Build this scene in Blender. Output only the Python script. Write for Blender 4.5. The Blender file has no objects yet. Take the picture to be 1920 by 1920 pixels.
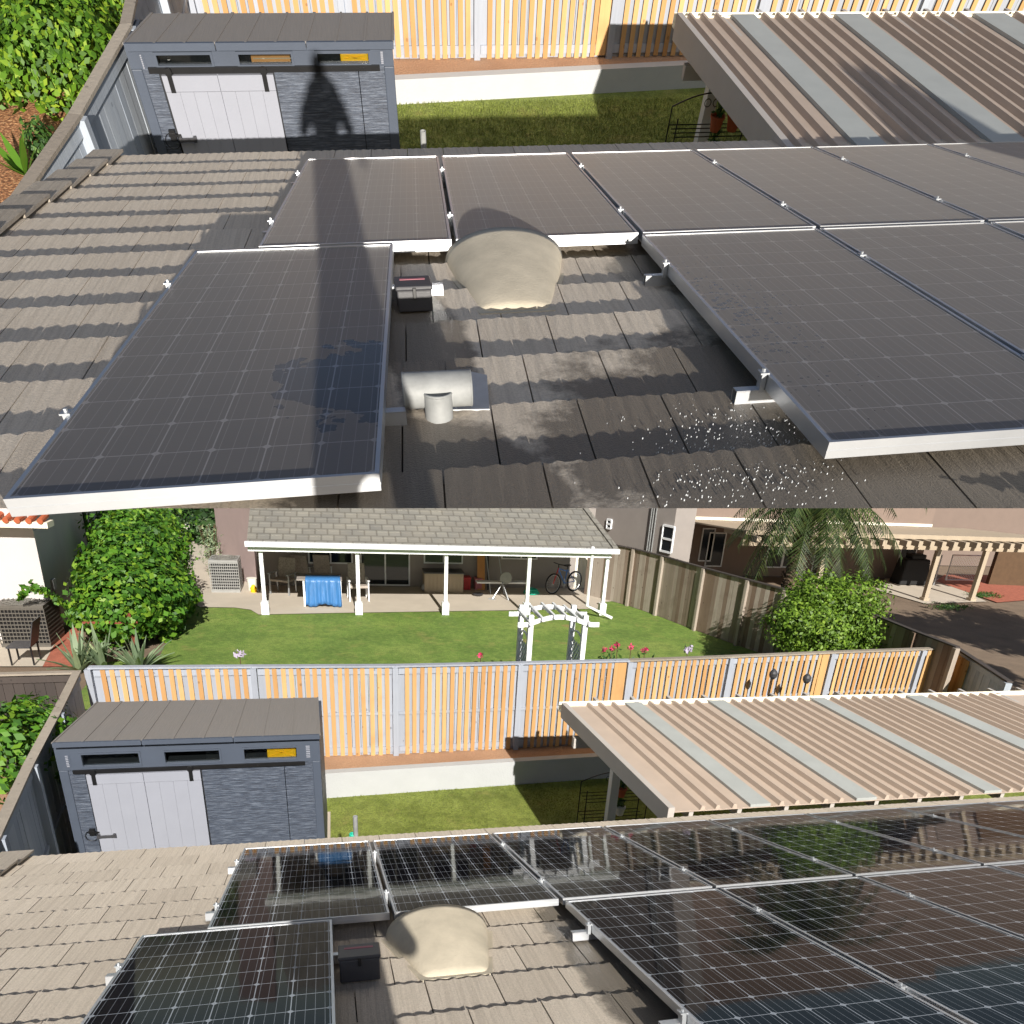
import bpy, bmesh, math, random
from mathutils import Vector, Matrix, noise
random.seed(7)
R = math.radians
# ---------------------------------------------------------------- camera, sky, suns, exposure
# The picture is a before/after pair: two photographs of the same roof, taken from the same spot at two
# times of day, one above the other.  Both places are built full size; the later one stands upright, the
# earlier one is set rigidly (rotation and translation only) so that both share one camera position.
# Each place has the sun of its own hour.
CAM_B = ([[0.9756703997210467, -0.21174591841206775, 0.05684133305940703], [-0.041093407594912396, -0.431287955879695, -0.9012779987128677], [0.21535691992684813, 0.8770144611963094, -0.42949625363986504]], [-1.2234966920217012, -3.5748786072892016, 2.6748293599480997])
CAM_T = ([[0.9881503232667026, -0.14652774727723497, 0.04570074294530461], [-0.11062637711120787, -0.886299055346341, -0.449706336598614], [0.10639898173922002, 0.4393217542616704, -0.8920065318790031]], [-1.4211308233409676, -4.21729322459851, 2.287976132082221])
sc = bpy.context.scene
F, PX, PY = 1407.0, 960.0, 1433.0
RB = Matrix(CAM_B[0]); CB = Vector(CAM_B[1]); RT = Matrix(CAM_T[0]); CT = Vector(CAM_T[1])
cam = bpy.data.cameras.new('camera'); cam_o = bpy.data.objects.new('camera', cam); sc.collection.objects.link(cam_o)
flip = Matrix(((1, 0, 0), (0, -1, 0), (0, 0, -1)))
cam_o.matrix_world = Matrix.Translation(CB) @ (RB.transposed() @ flip).to_4x4()
cam.sensor_width = 36; cam.sensor_fit = 'HORIZONTAL'; cam.lens = 36 * F / 1920
cam.shift_y = (PY - 960) / 1920; cam.shift_x = 0; cam.clip_start = .05; cam.clip_end = 500
sc.camera = cam_o
sc.render.resolution_x = sc.render.resolution_y = 1024
M_T = Matrix.Translation(CB) @ (RB.transposed() @ RT).to_4x4() @ Matrix.Translation(-CT)

class Site:
    def __init__(s, R_, C_, slope, up):
        s.R = R_; s.c = C_; s.a = R(slope); s.up = up
        s.A = Matrix(((1, 0, 0), (0, math.cos(s.a), math.sin(s.a)), (0, -math.sin(s.a), math.cos(s.a))))
    def ray(s, x, y): return s.R.transposed() @ Vector(((x - PX) / F, (y - PY) / F, 1))
    def ax(s, i, x, y, h): d = s.ray(x, y); return s.c + d * ((h - s.c[i]) / d[i])
    def X(s, x, y, h): return s.ax(0, x, y, h)
    def Y(s, x, y, h): return s.ax(1, x, y, h)
    def Z(s, x, y, h): return s.ax(2, x, y, h)
    def roof(s, x, y, n=0):
        d = s.A.transposed() @ s.ray(x, y); c = s.A.transposed() @ s.c; return c + d * ((n - c[2]) / d[2])
    def w(s, u, v, n=0): return s.A @ Vector((u, v, n))
SUN_T = (600, 143)
SB = Site(RB, CB, 19, False); ST = Site(RT, CT, 17, True)

colB = bpy.data.collections.new('later_view'); colT = bpy.data.collections.new('earlier_view')
sc.collection.children.link(colB); sc.collection.children.link(colT)
dB = SB.ray(590, 1620).normalized(); dT = (M_T.to_3x3() @ ST.ray(*SUN_T)).normalized()
def sun(name, d, col, strength, color):
    l = bpy.data.lights.new(name, 'SUN'); l.energy = strength; l.angle = R(.5); l.color = color
    o = bpy.data.objects.new(name, l); sc.collection.objects.link(o)
    o.rotation_euler = d.to_track_quat('-Z', 'Y').to_euler()
    o.light_linking.receiver_collection = col; o.light_linking.blocker_collection = col
    return o
sun('sun_later', dB, colB, 4.6, (1, .95, .87)); sun('sun_earlier', dT, colT, 5, (1, .93, .83))
wd = bpy.data.worlds.new('World'); sc.world = wd; wd.use_nodes = True
nt = wd.node_tree; sky = nt.nodes.new('ShaderNodeTexSky'); sky.sky_type = 'NISHITA'; sky.sun_disc = False
sky.sun_elevation = math.asin(-dB.z); sky.sun_rotation = math.atan2(-dB.x, -dB.y)
nt.links.new(sky.outputs[0], nt.nodes['Background'].inputs[0]); nt.nodes['Background'].inputs[1].default_value = .05
sc.view_settings.view_transform = 'Standard'; sc.view_settings.look = 'None'; sc.view_settings.exposure = 0.64; sc.view_settings.gamma = 1
sc.render.engine = 'CYCLES'

# ---------------------------------------------------------------- materials
def S(r, g, b, k=1.0):
    f = lambda c: ((c / 255 + .055) / 1.055) ** 2.4 if c > 10 else c / 255 / 12.92
    return (f(r) * k, f(g) * k, f(b) * k, 1)
class NT:
    def __init__(s, name):
        s.m = bpy.data.materials.new(name); s.m.use_nodes = True; s.t = s.m.node_tree
        s.b = s.t.nodes['Principled BSDF']; s.tc = s.t.nodes.new('ShaderNodeTexCoord')
    def n(s, typ, **k):
        o = s.t.nodes.new('ShaderNode' + typ)
        for a, v in k.items(): setattr(o, a, v)
        return o
    def l(s, a, b): s.t.links.new(a, b)
    def math(s, op, a, b=None, c=None, clamp=False):
        o = s.n('Math', operation=op); o.use_clamp = clamp
        for i, v in enumerate((a, b, c)):
            if v is None: continue
            if isinstance(v, (int, float)): o.inputs[i].default_value = v
            else: s.l(v, o.inputs[i])
        return o.outputs[0]
    def mix(s, f, a, b):
        o = s.n('Mix', data_type='RGBA')
        for i, v in ((0, f), (6, a), (7, b)):
            if isinstance(v, (int, float)): o.inputs[i].default_value = v
            elif isinstance(v, tuple): o.inputs[i].default_value = v
            else: s.l(v, o.inputs[i])
        return o.outputs[2]
    def mapping(s, scale=(1, 1, 1), src=None):
        o = s.n('Mapping'); o.inputs['Scale'].default_value = scale; s.l(src or s.tc.outputs['Object'], o.inputs[0]); return o.outputs[0]
    def noise(s, scale, detail=4, vec=None, rough=.6):
        o = s.n('TexNoise'); o.inputs['Scale'].default_value = scale; o.inputs['Detail'].default_value = detail; o.inputs['Roughness'].default_value = rough
        s.l(vec or s.tc.outputs['Object'], o.inputs['Vector']); return o.outputs[0]
    def ramp(s, f, p):
        o = s.n('ValToRGB'); e = o.color_ramp.elements
        while len(e) < len(p): e.new(.5)
        for i, (q, c) in enumerate(p): e[i].position = q; e[i].color = c if isinstance(c, tuple) else (c, c, c, 1)
        s.l(f, o.inputs[0]); return o.outputs[0]
    def bump(s, h, d=.01, st=1):
        o = s.n('Bump'); o.inputs['Distance'].default_value = d; o.inputs['Strength'].default_value = st
        s.l(h, o.inputs['Height']); s.l(o.outputs[0], s.b.inputs['Normal'])
    def col(s, v):
        if isinstance(v, tuple): s.b.inputs['Base Color'].default_value = v
        else: s.l(v, s.b.inputs['Base Color'])
    def set(s, **k):
        for a, v in k.items():
            i = s.b.inputs[a.replace('_', ' ')]
            if isinstance(v, (int, float, tuple)): i.default_value = v
            else: s.l(v, i)
def scaled(c, k): return (min(c[0] * k, 1), min(c[1] * k, 1), min(c[2] * k, 1), 1)
def plain(name, c, rough=.6, var=.15, sc_=6, bump=.002, metal=0, stretch=(1, 1, 1), fine=60):
    m = NT(name); v = m.mapping(stretch)
    a = m.noise(sc_, 5, v)
    m.col(m.ramp(a, [(.25, scaled(c, 1 - var)), (.75, scaled(c, 1 + var))])); m.set(Roughness=rough, Metallic=metal)
    if bump: m.bump(m.noise(fine, 3, v), bump)
    return m.m
def wood(name, c, c2, grain=(30, 30, 1.5), rough=.8, var=1, bump=.004):
    m = NT(name); v = m.mapping(grain); a = m.noise(1.2, 6, v, .7); b = m.noise(.9, 2)
    isl = m.n('NewGeometry').outputs['Random Per Island']
    rnd = m.math('FRACT', m.math('ADD', isl, m.n('ObjectInfo').outputs['Random'])); base = m.mix(rnd, c, c2); base = m.mix(m.math('MULTIPLY', a, .55), base, scaled(c, .45)); base = m.mix(m.math('MULTIPLY', b, .3 * var), base, c2)
    vo = m.n('TexVoronoi'); vo.inputs['Scale'].default_value = 4.5; m.l(m.mapping((1, 1, .8)), vo.inputs[0])
    base = m.mix(m.math('MULTIPLY', m.math('LESS_THAN', vo.outputs['Distance'], .09), .55), base, scaled(c, .35))
    st = m.noise(1.7, 4); base = m.mix(m.math('MULTIPLY', m.ramp(st, [(.55, 0.), (.72, 1.)]), .3), base, scaled(c, .6))
    m.col(base); m.set(Roughness=rough); m.bump(a, bump); return m.m
def foliage(name, c1, c2, c3=None):
    m = NT(name); isl = m.n('NewGeometry').outputs['Random Per Island']; b = m.noise(2.2, 3)
    cc = m.ramp(m.math('ADD', m.math('MULTIPLY', isl, .6), m.math('MULTIPLY', b, .4)), [(.15, c1), (.6, c2), (.95, c3 or c2)])
    m.col(cc); m.set(Roughness=.55)
    tr = m.n('BsdfTranslucent'); m.l(cc, tr.inputs[0]); mx = m.n('MixShader'); mx.inputs[0].default_value = .25
    m.l(m.b.outputs[0], mx.inputs[1]); m.l(tr.outputs[0], mx.inputs[2]); m.l(mx.outputs[0], m.t.nodes['Material Output'].inputs[0]); return m.m
def glassy(name, c=(.01, .012, .015, 1), rough=.06):
    m = NT(name); m.col(c); m.set(Roughness=rough); return m.m
def clear_glass(name):
    m = NT(name); g = m.n('BsdfGlossy'); g.inputs['Roughness'].default_value = .03; t = m.n('BsdfTransparent'); t.inputs[0].default_value = (.75, .78, .78, 1)
    fr = m.n('Fresnel'); fr.inputs[0].default_value = 1.5; mx = m.n('MixShader')
    m.l(fr.outputs[0], mx.inputs[0]); m.l(t.outputs[0], mx.inputs[1]); m.l(g.outputs[0], mx.inputs[2]); m.l(mx.outputs[0], m.t.nodes['Material Output'].inputs[0]); return m.m

def tile_mat(name, slope, wet, grain=.02):
    m = NT(name); a = slope
    sp = m.n('SeparateXYZ'); m.l(m.tc.outputs['Object'], sp.inputs[0])
    X_, Y_ = sp.outputs[0], sp.outputs[1]
    isl = m.n('NewGeometry').outputs['Random Per Island']
    rib = m.noise(1, 3, m.mapping((60, 1.2, 1.2)), .6)
    gr = m.noise(110, 4); pat = m.noise(1.4, 5)
    c1 = S(200, 189, 175); c2 = S(220, 209, 194)
    c = m.mix(isl, c1, c2); c = m.mix(m.math('MULTIPLY', pat, .5), c, S(182, 171, 157))
    c = m.mix(m.math('MULTIPLY', m.ramp(gr, [(.4, 0.), (.75, 1.)]), .35), c, S(105, 97, 88))
    c = m.mix(m.math('MULTIPLY', m.ramp(rib, [(.46, 0.), (.6, 1.)]), .22), c, S(118, 108, 98))
    m.col(c); m.set(Roughness=.9, Sheen_Weight=.5, Sheen_Roughness=.6, Sheen_Tint=S(190, 178, 160))
    if wet:
        # wetness: soft ellipses (centre x, y, half size x, y) with a ragged noise edge
        tot = None
        nz = m.math('MULTIPLY', m.math('SUBTRACT', m.noise(3.5, 6, rough=.7), .5), 1.0)
        for (cx, cy, rx, ry) in wet:
            dx = m.math('DIVIDE', m.math('SUBTRACT', X_, cx), rx); dy = m.math('DIVIDE', m.math('SUBTRACT', Y_, cy), ry)
            d = m.math('SQRT', m.math('ADD', m.math('MULTIPLY', dx, dx), m.math('MULTIPLY', dy, dy)))
            k = m.math('MULTIPLY', m.math('SUBTRACT', m.math('ADD', 1.0, nz), d), 6, clamp=True)
            tot = k if tot is None else m.math('MAXIMUM', tot, k)
        m.col(m.mix(tot, c, m.mix(.86, c, S(24, 24, 27)))); m.set(Roughness=m.math('SUBTRACT', .9, m.math('MULTIPLY', tot, .45)))
    m.bump(m.math('ADD', m.math('MULTIPLY', rib, .9), m.noise(150, 3, rough=.7)), grain)
    return m.m

def glass_cells(name, W, L, k, dust, drops=None, rows=12):
    m = NT(name); sp = m.n('SeparateXYZ'); m.l(m.tc.outputs['Object'], sp.inputs[0])
    v = sp.outputs[1]; u = m.math('SUBTRACT', sp.outputs[0], m.math('MULTIPLY', v, k))
    mg = .02; cu = (W - 2 * mg) / 6; cv = (L - 2 * mg) / rows
    def dist(x, off, per):
        f = m.math('FRACT', m.math('DIVIDE', m.math('SUBTRACT', x, off), per))
        f = m.math('SUBTRACT', .5, m.math('ABSOLUTE', m.math('SUBTRACT', f, .5))); return m.math('MULTIPLY', f, per)
    du = dist(u, mg, cu); dv = dist(v, mg, cv); db = dist(u, mg + cu / 8, cu / 4)
    l1 = m.math('LESS_THAN', m.math('MINIMUM', du, dv), .0022); l2 = m.math('LESS_THAN', m.math('ADD', du, dv), .016)
    l3 = m.math('MULTIPLY', m.math('LESS_THAN', db, .0011), .5)
    mask = m.math('MAXIMUM', m.math('MAXIMUM', l1, l2), l3)
    isl = m.noise(.8, 2)
    if dust:
        c = m.mix(isl, S(74, 73, 77) if dust < 2 else S(92, 90, 90), S(90, 87, 85) if dust < 2 else S(112, 107, 103)); ln = S(168, 164, 164)  # level two paints the far row's grazing-angle brightening into the dusty cell colour
        nz = m.noise(2.5, 5); c = m.mix(m.math('MULTIPLY', nz, .35), c, S(112, 107, 101))
        c = m.mix(m.math('MULTIPLY', mask, .6), c, ln); rough = .42
        if drops:
            vo = m.n('TexVoronoi'); vo.inputs['Scale'].default_value = 34; m.l(m.tc.outputs['Object'], vo.inputs[0])
            rnd = m.n('SeparateXYZ'); m.l(vo.outputs['Color'], rnd.inputs[0])
            cx, cy, rx, ry = drops[:4]
            dx = m.math('DIVIDE', m.math('SUBTRACT', u, cx), rx); dy = m.math('DIVIDE', m.math('SUBTRACT', v, cy), ry)
            reg = m.math('SUBTRACT', 1.0, m.math('SQRT', m.math('ADD', m.math('MULTIPLY', dx, dx), m.math('MULTIPLY', dy, dy))), clamp=True)
            if drops[4] == 'spots':
                th = m.math('MULTIPLY', m.math('MULTIPLY', reg, rnd.outputs[0]), .62)
                dm = m.math('LESS_THAN', vo.outputs['Distance'], th)
            else:
                dm = m.math('GREATER_THAN', m.math('ADD', reg, m.math('MULTIPLY', m.math('SUBTRACT', m.noise(5, 4), .5), 1.4)), .32)
            c = m.mix(m.math('MULTIPLY', dm, .75), c, m.mix(m.math('MULTIPLY', mask, .6), S(30, 29, 36), S(150, 150, 160)))
            m.set(Roughness=m.math('SUBTRACT', rough, m.math('MULTIPLY', dm, .33)))
        else: m.set(Roughness=rough)
        m.col(c); m.set(Sheen_Weight=.25, Sheen_Roughness=.5, Sheen_Tint=S(200, 194, 186)); m.bump(m.noise(120, 2), .0001)
    else:
        c = m.mix(isl, S(14, 14, 18), S(26, 24, 30)); m.col(m.mix(mask, c, S(165, 172, 182)))
        m.set(Roughness=.04, IOR=1.22)
        m.bump(m.noise(5, 2), .0006, .6)
    return m.m

M = {}
def mats():
    M['alu'] = plain('brushed_aluminium', S(205, 208, 212), .35, .05, 8, 0, .75)
    M['steel'] = plain('galvanised_steel', S(180, 184, 188), .4, .12, 12, .0005, .6)
    M['dark'] = plain('roof_underlay', S(38, 34, 32), .9, .2, 5, .002)
    M['concrete_cap'] = plain('beige_cement', S(196, 186, 166), .85, .2, 5, .002, fine=90)
    M['plastic_dark'] = plain('charcoal_plastic', S(62, 62, 66), .45, .08, 9, .0006)
    M['black'] = plain('black_metal', S(22, 22, 24), .4, .2, 9, 0)
    M['white'] = plain('white_paint', S(226, 228, 230), .5, .05, 4, .001)
    M['pvc'] = plain('weathered_pvc', S(138, 140, 140), .6, .2, 14, .001)
    M['shed_wall'] = None
    M['door'] = plain('pale_grey_resin', S(144, 147, 158), .5, .04, 3, .001)
    M['shed_trim'] = plain('slate_resin', S(70, 78, 92), .55, .06, 5, .001)
    m = NT('textured_slate_panel'); a = m.noise(1, 5, m.mapping((5, 5, 75)), .75)
    m.col(m.ramp(a, [(.3, S(38, 43, 54)), (.5, S(66, 74, 89)), (.68, S(112, 121, 136))])); m.set(Roughness=.5); m.bump(a, .012); M['shed_tex'] = m.m
    m = NT('weathered_resin_roof'); a = m.noise(1, 4, m.mapping((90, 2, 2))); b = m.noise(2, 4)
    m.col(m.mix(m.math('MULTIPLY', b, .5), m.mix(a, S(116, 113, 112), S(138, 133, 129)), S(132, 125, 116))); m.set(Roughness=.8); m.bump(a, .004); M['shed_roof'] = m.m
    M['glass'] = clear_glass('clear_pane'); M['dark_glass'] = glassy('dark_pane', (.012, .016, .02, 1)); M['in_dark'] = plain('shed_inside', S(40, 42, 46), .8)
    M['yellow'] = plain('yellow_plastic', S(250, 190, 20), .45, .05, 6, 0); M['cardboard'] = plain('cardboard', S(196, 140, 84), .8, .1, 6, .001)
    M['fence_white'] = wood('faded_white_boards', S(158, 163, 174), S(176, 182, 194), var=.5, bump=.002)
    M['fence_blue'] = wood('grey_blue_boards', S(158, 168, 182), S(188, 196, 206), var=.5)
    M['batten'] = wood('orange_cedar_battens', S(184, 136, 84), S(222, 180, 124), var=.5, bump=.002)
    M['grey_wood'] = wood('weathered_grey_timber', S(148, 138, 126), S(176, 166, 152), grain=(14, 14, 14), bump=.008)
    M['dark_wood'] = wood('dark_boards', S(58, 52, 50), S(78, 70, 66))  # dark brown-grey boards and caps
    M['brown_wood'] = wood('stained_brown_boards', S(104, 76, 54), S(188, 178, 166))
    M['stucco_white'] = plain('white_stucco', S(196, 192, 190), .9, .05, 1.5, .004)
    M['retaining'] = plain('white_block_wall', S(176, 178, 180), .8, .05, 2.5, .004, fine=40)
    M['stucco_pink'] = plain('mauve_siding', S(190, 168, 166), .9, .05, 2, .003)
    M['stucco_grey'] = plain('taupe_stucco', S(150, 143, 138), .9, .06, 2, .004)
    M['stucco_tan'] = plain('peach_stucco', S(128, 112, 102), .9, .06, 2, .004)
    M['beige'] = plain('beige_paint', S(172, 157, 136), .7, .06, 3, .002)
    m = NT('bare_soil'); a = m.noise(1.2, 6); b = m.noise(35, 5)
    m.col(m.mix(b, m.ramp(a, [(.35, S(176, 138, 110)), (.65, S(206, 168, 136))]), S(150, 116, 90))); m.set(Roughness=.95); m.bump(b, .02); M['soil'] = m.m
    m = NT('bark_mulch'); vo = m.n('TexVoronoi'); vo.inputs['Scale'].default_value = 26; m.l(m.mapping((1, 2.5, 1)), vo.inputs[0])
    m.col(m.mix(vo.outputs['Color'], S(150, 92, 60), S(196, 140, 96))); m.col(m.ramp(m.n('SeparateXYZ').outputs[0] if 0 else m.noise(30, 6), [(.35, S(104, 66, 44)), (.55, S(176, 122, 82)), (.7, S(226, 186, 140))])); m.set(Roughness=.9); m.bump(vo.outputs['Distance'], .03); M['mulch'] = m.m
    def lawn(name, a_, b_, c_, sc1=1.1):
        m = NT(name); a = m.noise(sc1, 5); b = m.noise(45, 5, rough=.75); d = m.noise(9, 4)
        cc = m.ramp(a, [(.3, scaled(a_, .7)), (.5, b_), (.7, scaled(c_, 1.15))]); cc = m.mix(m.math('MULTIPLY', m.ramp(b, [(.42, 0.), (.6, 1.)]), .75), cc, scaled(a_, .35)); cc = m.mix(m.math('MULTIPLY', m.ramp(d, [(.4, 0.), (.65, 1.)]), .45), cc, c_); e2 = m.noise(3.3, 6, rough=.75); cc = m.mix(m.math('MULTIPLY', m.ramp(e2, [(.45, 0.), (.62, 1.)]), .5), cc, scaled(a_, .55)); cc = m.mix(m.math('MULTIPLY', m.ramp(m.noise(1.9, 5, rough=.7), [(.56, 0.), (.68, 1.)]), .35), cc, S(176, 162, 96))
        m.col(cc); m.set(Roughness=.85); m.bump(m.math('ADD', b, m.math('MULTIPLY', d, .6)), .05); return m
    M['turf'] = lawn('artificial_turf', S(136, 152, 58), S(152, 168, 72), S(168, 180, 90)).m
    m = lawn('back_lawn', S(116, 156, 60), S(134, 170, 70), S(160, 178, 88), .5)
    bp = m.ramp(m.noise(.55, 4), [(.66, 0.), (.7, 1.)]); old = m.b.inputs['Base Color'].links[0].from_socket
    m.col(m.mix(m.math('MULTIPLY', bp, .6), old, S(176, 140, 96))); M['lawn'] = m.m
    M['dry_soil'] = plain('dry_ground', S(124, 107, 90), .95, .2, 1.5, .02)
    M['patio'] = plain('poured_concrete', S(188, 178, 164), .85, .08, 1.2, .002)
    M['redbark'] = plain('red_bark_ground', S(164, 96, 76), .95, .25, 9, .02, fine=30)
    M['cover'] = plain('tan_aluminium_roof', S(190, 173, 158), .6, .06, 3, .001)
    M['cover_grey'] = plain('pale_grey_skylight_panel', S(172, 176, 174), .7, .07, 3, .001)
    M['cover_side'] = plain('beige_side_beam', S(186, 180, 174), .6, .05, 3, .001)
    M['cream'] = plain('cream_gutter', S(240, 234, 216), .5, .04, 3, 0)
    M['ac'] = plain('grey_condenser_grille', S(150, 150, 148), .5, .1, 9, .001)
    M['ac_dark'] = plain('dark_condenser_grille', S(92, 88, 82), .5, .1, 9, .001)
    M['fan'] = plain('condenser_fan_guard', S(120, 118, 112), .5)
    M['gbush'] = foliage('bright_bush_leaves', S(62, 88, 26), S(104, 138, 40), S(150, 176, 62))
    M['dbush'] = foliage('green_vine_leaves', S(44, 84, 24), S(82, 130, 34), S(150, 178, 54))
    M['hedge'] = foliage('hedge_leaves', S(50, 84, 20), S(92, 134, 28), S(168, 188, 58))
    M['low'] = foliage('groundcover_leaves', S(36, 66, 30), S(66, 104, 44), S(110, 140, 60))
    M['far_tree'] = foliage('dark_tree_leaves', S(34, 58, 26), S(56, 86, 38))
    M['agave'] = foliage('grey_green_agave', S(104, 124, 96), S(142, 160, 126), S(170, 176, 120))
    M['palm'] = foliage('palm_fronds', S(34, 48, 22), S(62, 82, 36), S(110, 118, 60))
    M['leafbig'] = foliage('broad_green_leaf', S(70, 110, 30), S(96, 140, 42))
    M['bark'] = plain('rough_palm_bark', S(104, 88, 72), .95, .3, 8, .03, fine=22)
    M['twig'] = plain('brown_stems', S(88, 68, 48), .9)
    m = NT('shingle_roof'); br = m.n('TexBrick'); br.inputs['Scale'].default_value = 1; br.inputs['Brick Width'].default_value = .33; br.inputs['Row Height'].default_value = .33
    br.inputs['Mortar Size'].default_value = .02; br.inputs['Color1'].default_value = S(122, 122, 118); br.inputs['Color2'].default_value = S(104, 105, 104); br.inputs['Mortar'].default_value = S(84, 84, 82)
    m.l(m.tc.outputs['Object'], br.inputs[0]); m.col(m.mix(m.math('MULTIPLY', m.noise(1.5, 4), .4), br.outputs[0], S(170, 160, 140))); m.set(Roughness=.9); m.bump(br.outputs[1], -.02); M['shingle'] = m.m
    M['blue'] = plain('blue_tarp', S(58, 112, 168), .4, .2, 3, .01, stretch=(6, 6, .6), fine=3)
    M['terracotta'] = plain('terracotta', S(176, 92, 58), .8)
    M['rose'] = plain('rose_petals', S(196, 60, 100), .6); M['pale_petal'] = plain('pale_petals', S(176, 166, 186), .7)
    M['red'] = plain('red_plastic', S(190, 50, 50), .5); M['teal'] = plain('teal_hose', S(40, 190, 160), .5); M['rubber'] = plain('black_rubber', S(24, 24, 26), .8)
    M['cushion'] = plain('patterned_cushion', S(170, 160, 150), .9, .4, 22, .002)
    M['skin'] = plain('skin', S(196, 150, 124), .6); M['shirt'] = plain('dark_shirt', S(50, 56, 70), .9); M['rust'] = plain('rusty_steel', S(122, 60, 44), .8)
    M['foam'] = plain('soap_bubbles', S(190, 194, 198), .3, .02, 3, 0)
    M['bluebike'] = plain('blue_bike_paint', S(60, 110, 180), .3); M['bucket'] = plain('white_bucket', S(228, 226, 216), .5); M['purple'] = plain('pinkish_box', S(190, 120, 130), .7)
mats()

# ---------------------------------------------------------------- builders
CUR = [colB]
def parent_origin(p):
    v = Vector((0, 0, 0))
    while p is not None: v += p.location; p = p.parent
    return v
class MB:
    def __init__(s): s.v = []; s.f = []
    def add(s, vs, fs):
        k = len(s.v); s.v += [tuple(a) for a in vs]; s.f += [tuple(i + k for i in f) for f in fs]; return s
    def hexa(s, p):   # 8 points: bottom 4 ccw, top 4 ccw
        return s.add(p, [(3, 2, 1, 0), (4, 5, 6, 7), (0, 1, 5, 4), (1, 2, 6, 5), (2, 3, 7, 6), (3, 0, 4, 7)])
    def box(s, x0, x1, y0, y1, z0, z1):
        return s.hexa([(x0, y0, z0), (x1, y0, z0), (x1, y1, z0), (x0, y1, z0), (x0, y0, z1), (x1, y0, z1), (x1, y1, z1), (x0, y1, z1)])
    def beam(s, p, q, w, h, up=(0, 0, 1)):
        p = Vector(p); q = Vector(q); d = (q - p).normalized(); up = Vector(up)
        sd = d.cross(up)
        if sd.length < 1e-4: sd = d.cross(Vector((1, 0, 0)))
        sd.normalize(); t = sd.cross(d).normalized(); a = sd * w / 2; b = t * h / 2
        return s.hexa([p - a - b, p + a - b, q + a - b, q - a - b, p - a + b, p + a + b, q + a + b, q - a + b])
    def tube(s, pts, r, n=8, r2=None, cap=True):
        pts = [Vector(p) for p in pts]; r2 = r if r2 is None else r2; m = len(pts); k = len(s.v); ref = Vector((.3, .2, 1))
        for i, p in enumerate(pts):
            d = (pts[min(i + 1, m - 1)] - pts[max(i - 1, 0)]).normalized(); a = d.cross(ref)
            if a.length < .05: a = d.cross(Vector((1, 0, 0)))
            a.normalize(); b = d.cross(a); rr = r + (r2 - r) * i / max(m - 1, 1)
            for j in range(n):
                t = 2 * math.pi * j / n; s.v.append(tuple(p + (a * math.cos(t) + b * math.sin(t)) * rr))
        for i in range(m - 1):
            for j in range(n):
                j2 = (j + 1) % n; s.f.append((k + i * n + j, k + i * n + j2, k + (i + 1) * n + j2, k + (i + 1) * n + j))
        if cap: s.f.append(tuple(k + j for j in range(n))[::-1]); s.f.append(tuple(k + (m - 1) * n + j for j in range(n)))
        return s
    def lathe(s, c, prof, n=16, sx=1, sy=1):
        c = Vector(c); k = len(s.v)
        for r, z in prof:
            for j in range(n):
                t = 2 * math.pi * j / n; s.v.append((c.x + r * math.cos(t) * sx, c.y + r * math.sin(t) * sy, c.z + z))
        for i in range(len(prof) - 1):
            for j in range(n): s.f.append((k + i * n + j, k + i * n + (j + 1) % n, k + (i + 1) * n + (j + 1) % n, k + (i + 1) * n + j))
        return s
    def ring(s, c, r, t, axis, n=24, m=6):
        c = Vector(c); ax = Vector(axis).normalized(); a = ax.orthogonal().normalized(); b = ax.cross(a)
        pts = [c + (a * math.cos(2 * math.pi * i / n) + b * math.sin(2 * math.pi * i / n)) * r for i in range(n + 1)]
        return s.tube(pts, t, m, cap=False)
    def prism(s, poly, d):   # poly: list of points, d: offset vector
        n = len(poly); d = Vector(d); p = [Vector(a) for a in poly]; q = [a + d for a in p]
        return s.add(p + q, [tuple(range(n))[::-1], tuple(range(n, 2 * n))] + [(i, (i + 1) % n, n + (i + 1) % n, n + i) for i in range(n)])
    def leaf(s, p, size, nrm=None, asp=.55):
        a = Vector((random.gauss(0, 1), random.gauss(0, 1), random.gauss(0, 1)))
        nrm = (nrm or Vector((0, 0, 0))) * 1.2 + a * .6 + Vector((0, 0, .35)); nrm.normalize()
        u = nrm.cross(Vector((random.uniform(-1, 1), random.uniform(-1, 1), random.uniform(-1, 1)))).normalized(); v = nrm.cross(u)
        p = Vector(p); z_ = random.uniform(.5, 1.45); u *= size * z_; v *= size * asp * z_
        return s.add([p - u, p - v * .9 + u * .1, p + u, p + v * .9 + u * .1], [(0, 1, 2, 3)])
    def build(s, name, mat, parent=None, smooth=False, bevel=0, weld=False):
        me = bpy.data.meshes.new(name); o = parent_origin(parent)
        me.from_pydata([(a[0] - o.x, a[1] - o.y, a[2] - o.z) for a in s.v], [], s.f); me.update()
        bm = bmesh.new(); bm.from_mesh(me)
        if weld: bmesh.ops.remove_doubles(bm, verts=bm.verts, dist=1e-5)
        if len(s.f) < 60000 and not name.startswith('foliage'): bmesh.ops.recalc_face_normals(bm, faces=bm.faces)
        bm.to_mesh(me); bm.free()
        if mat: me.materials.append(mat)
        if smooth:
            for p in me.polygons: p.use_smooth = True
        ob = bpy.data.objects.new(name, me); CUR[0].objects.link(ob)
        if parent: ob.parent = parent
        if bevel:
            b = ob.modifiers.new('bevel', 'BEVEL'); b.width = bevel; b.segments = 2; b.limit_method = 'ANGLE'
        return ob
def tag(o, label, cat, group=None):
    o['label'] = label; o['category'] = cat
    if group: o['group'] = group
    return o
def thing(name, label, cat, loc=(0, 0, 0), group=None):
    o = bpy.data.objects.new(name, None); CUR[0].objects.link(o); o.location = loc; o.empty_display_size = .1
    return tag(o, label, cat, group)
def struct(o, kind='structure'):
    o['kind'] = kind; return o
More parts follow.
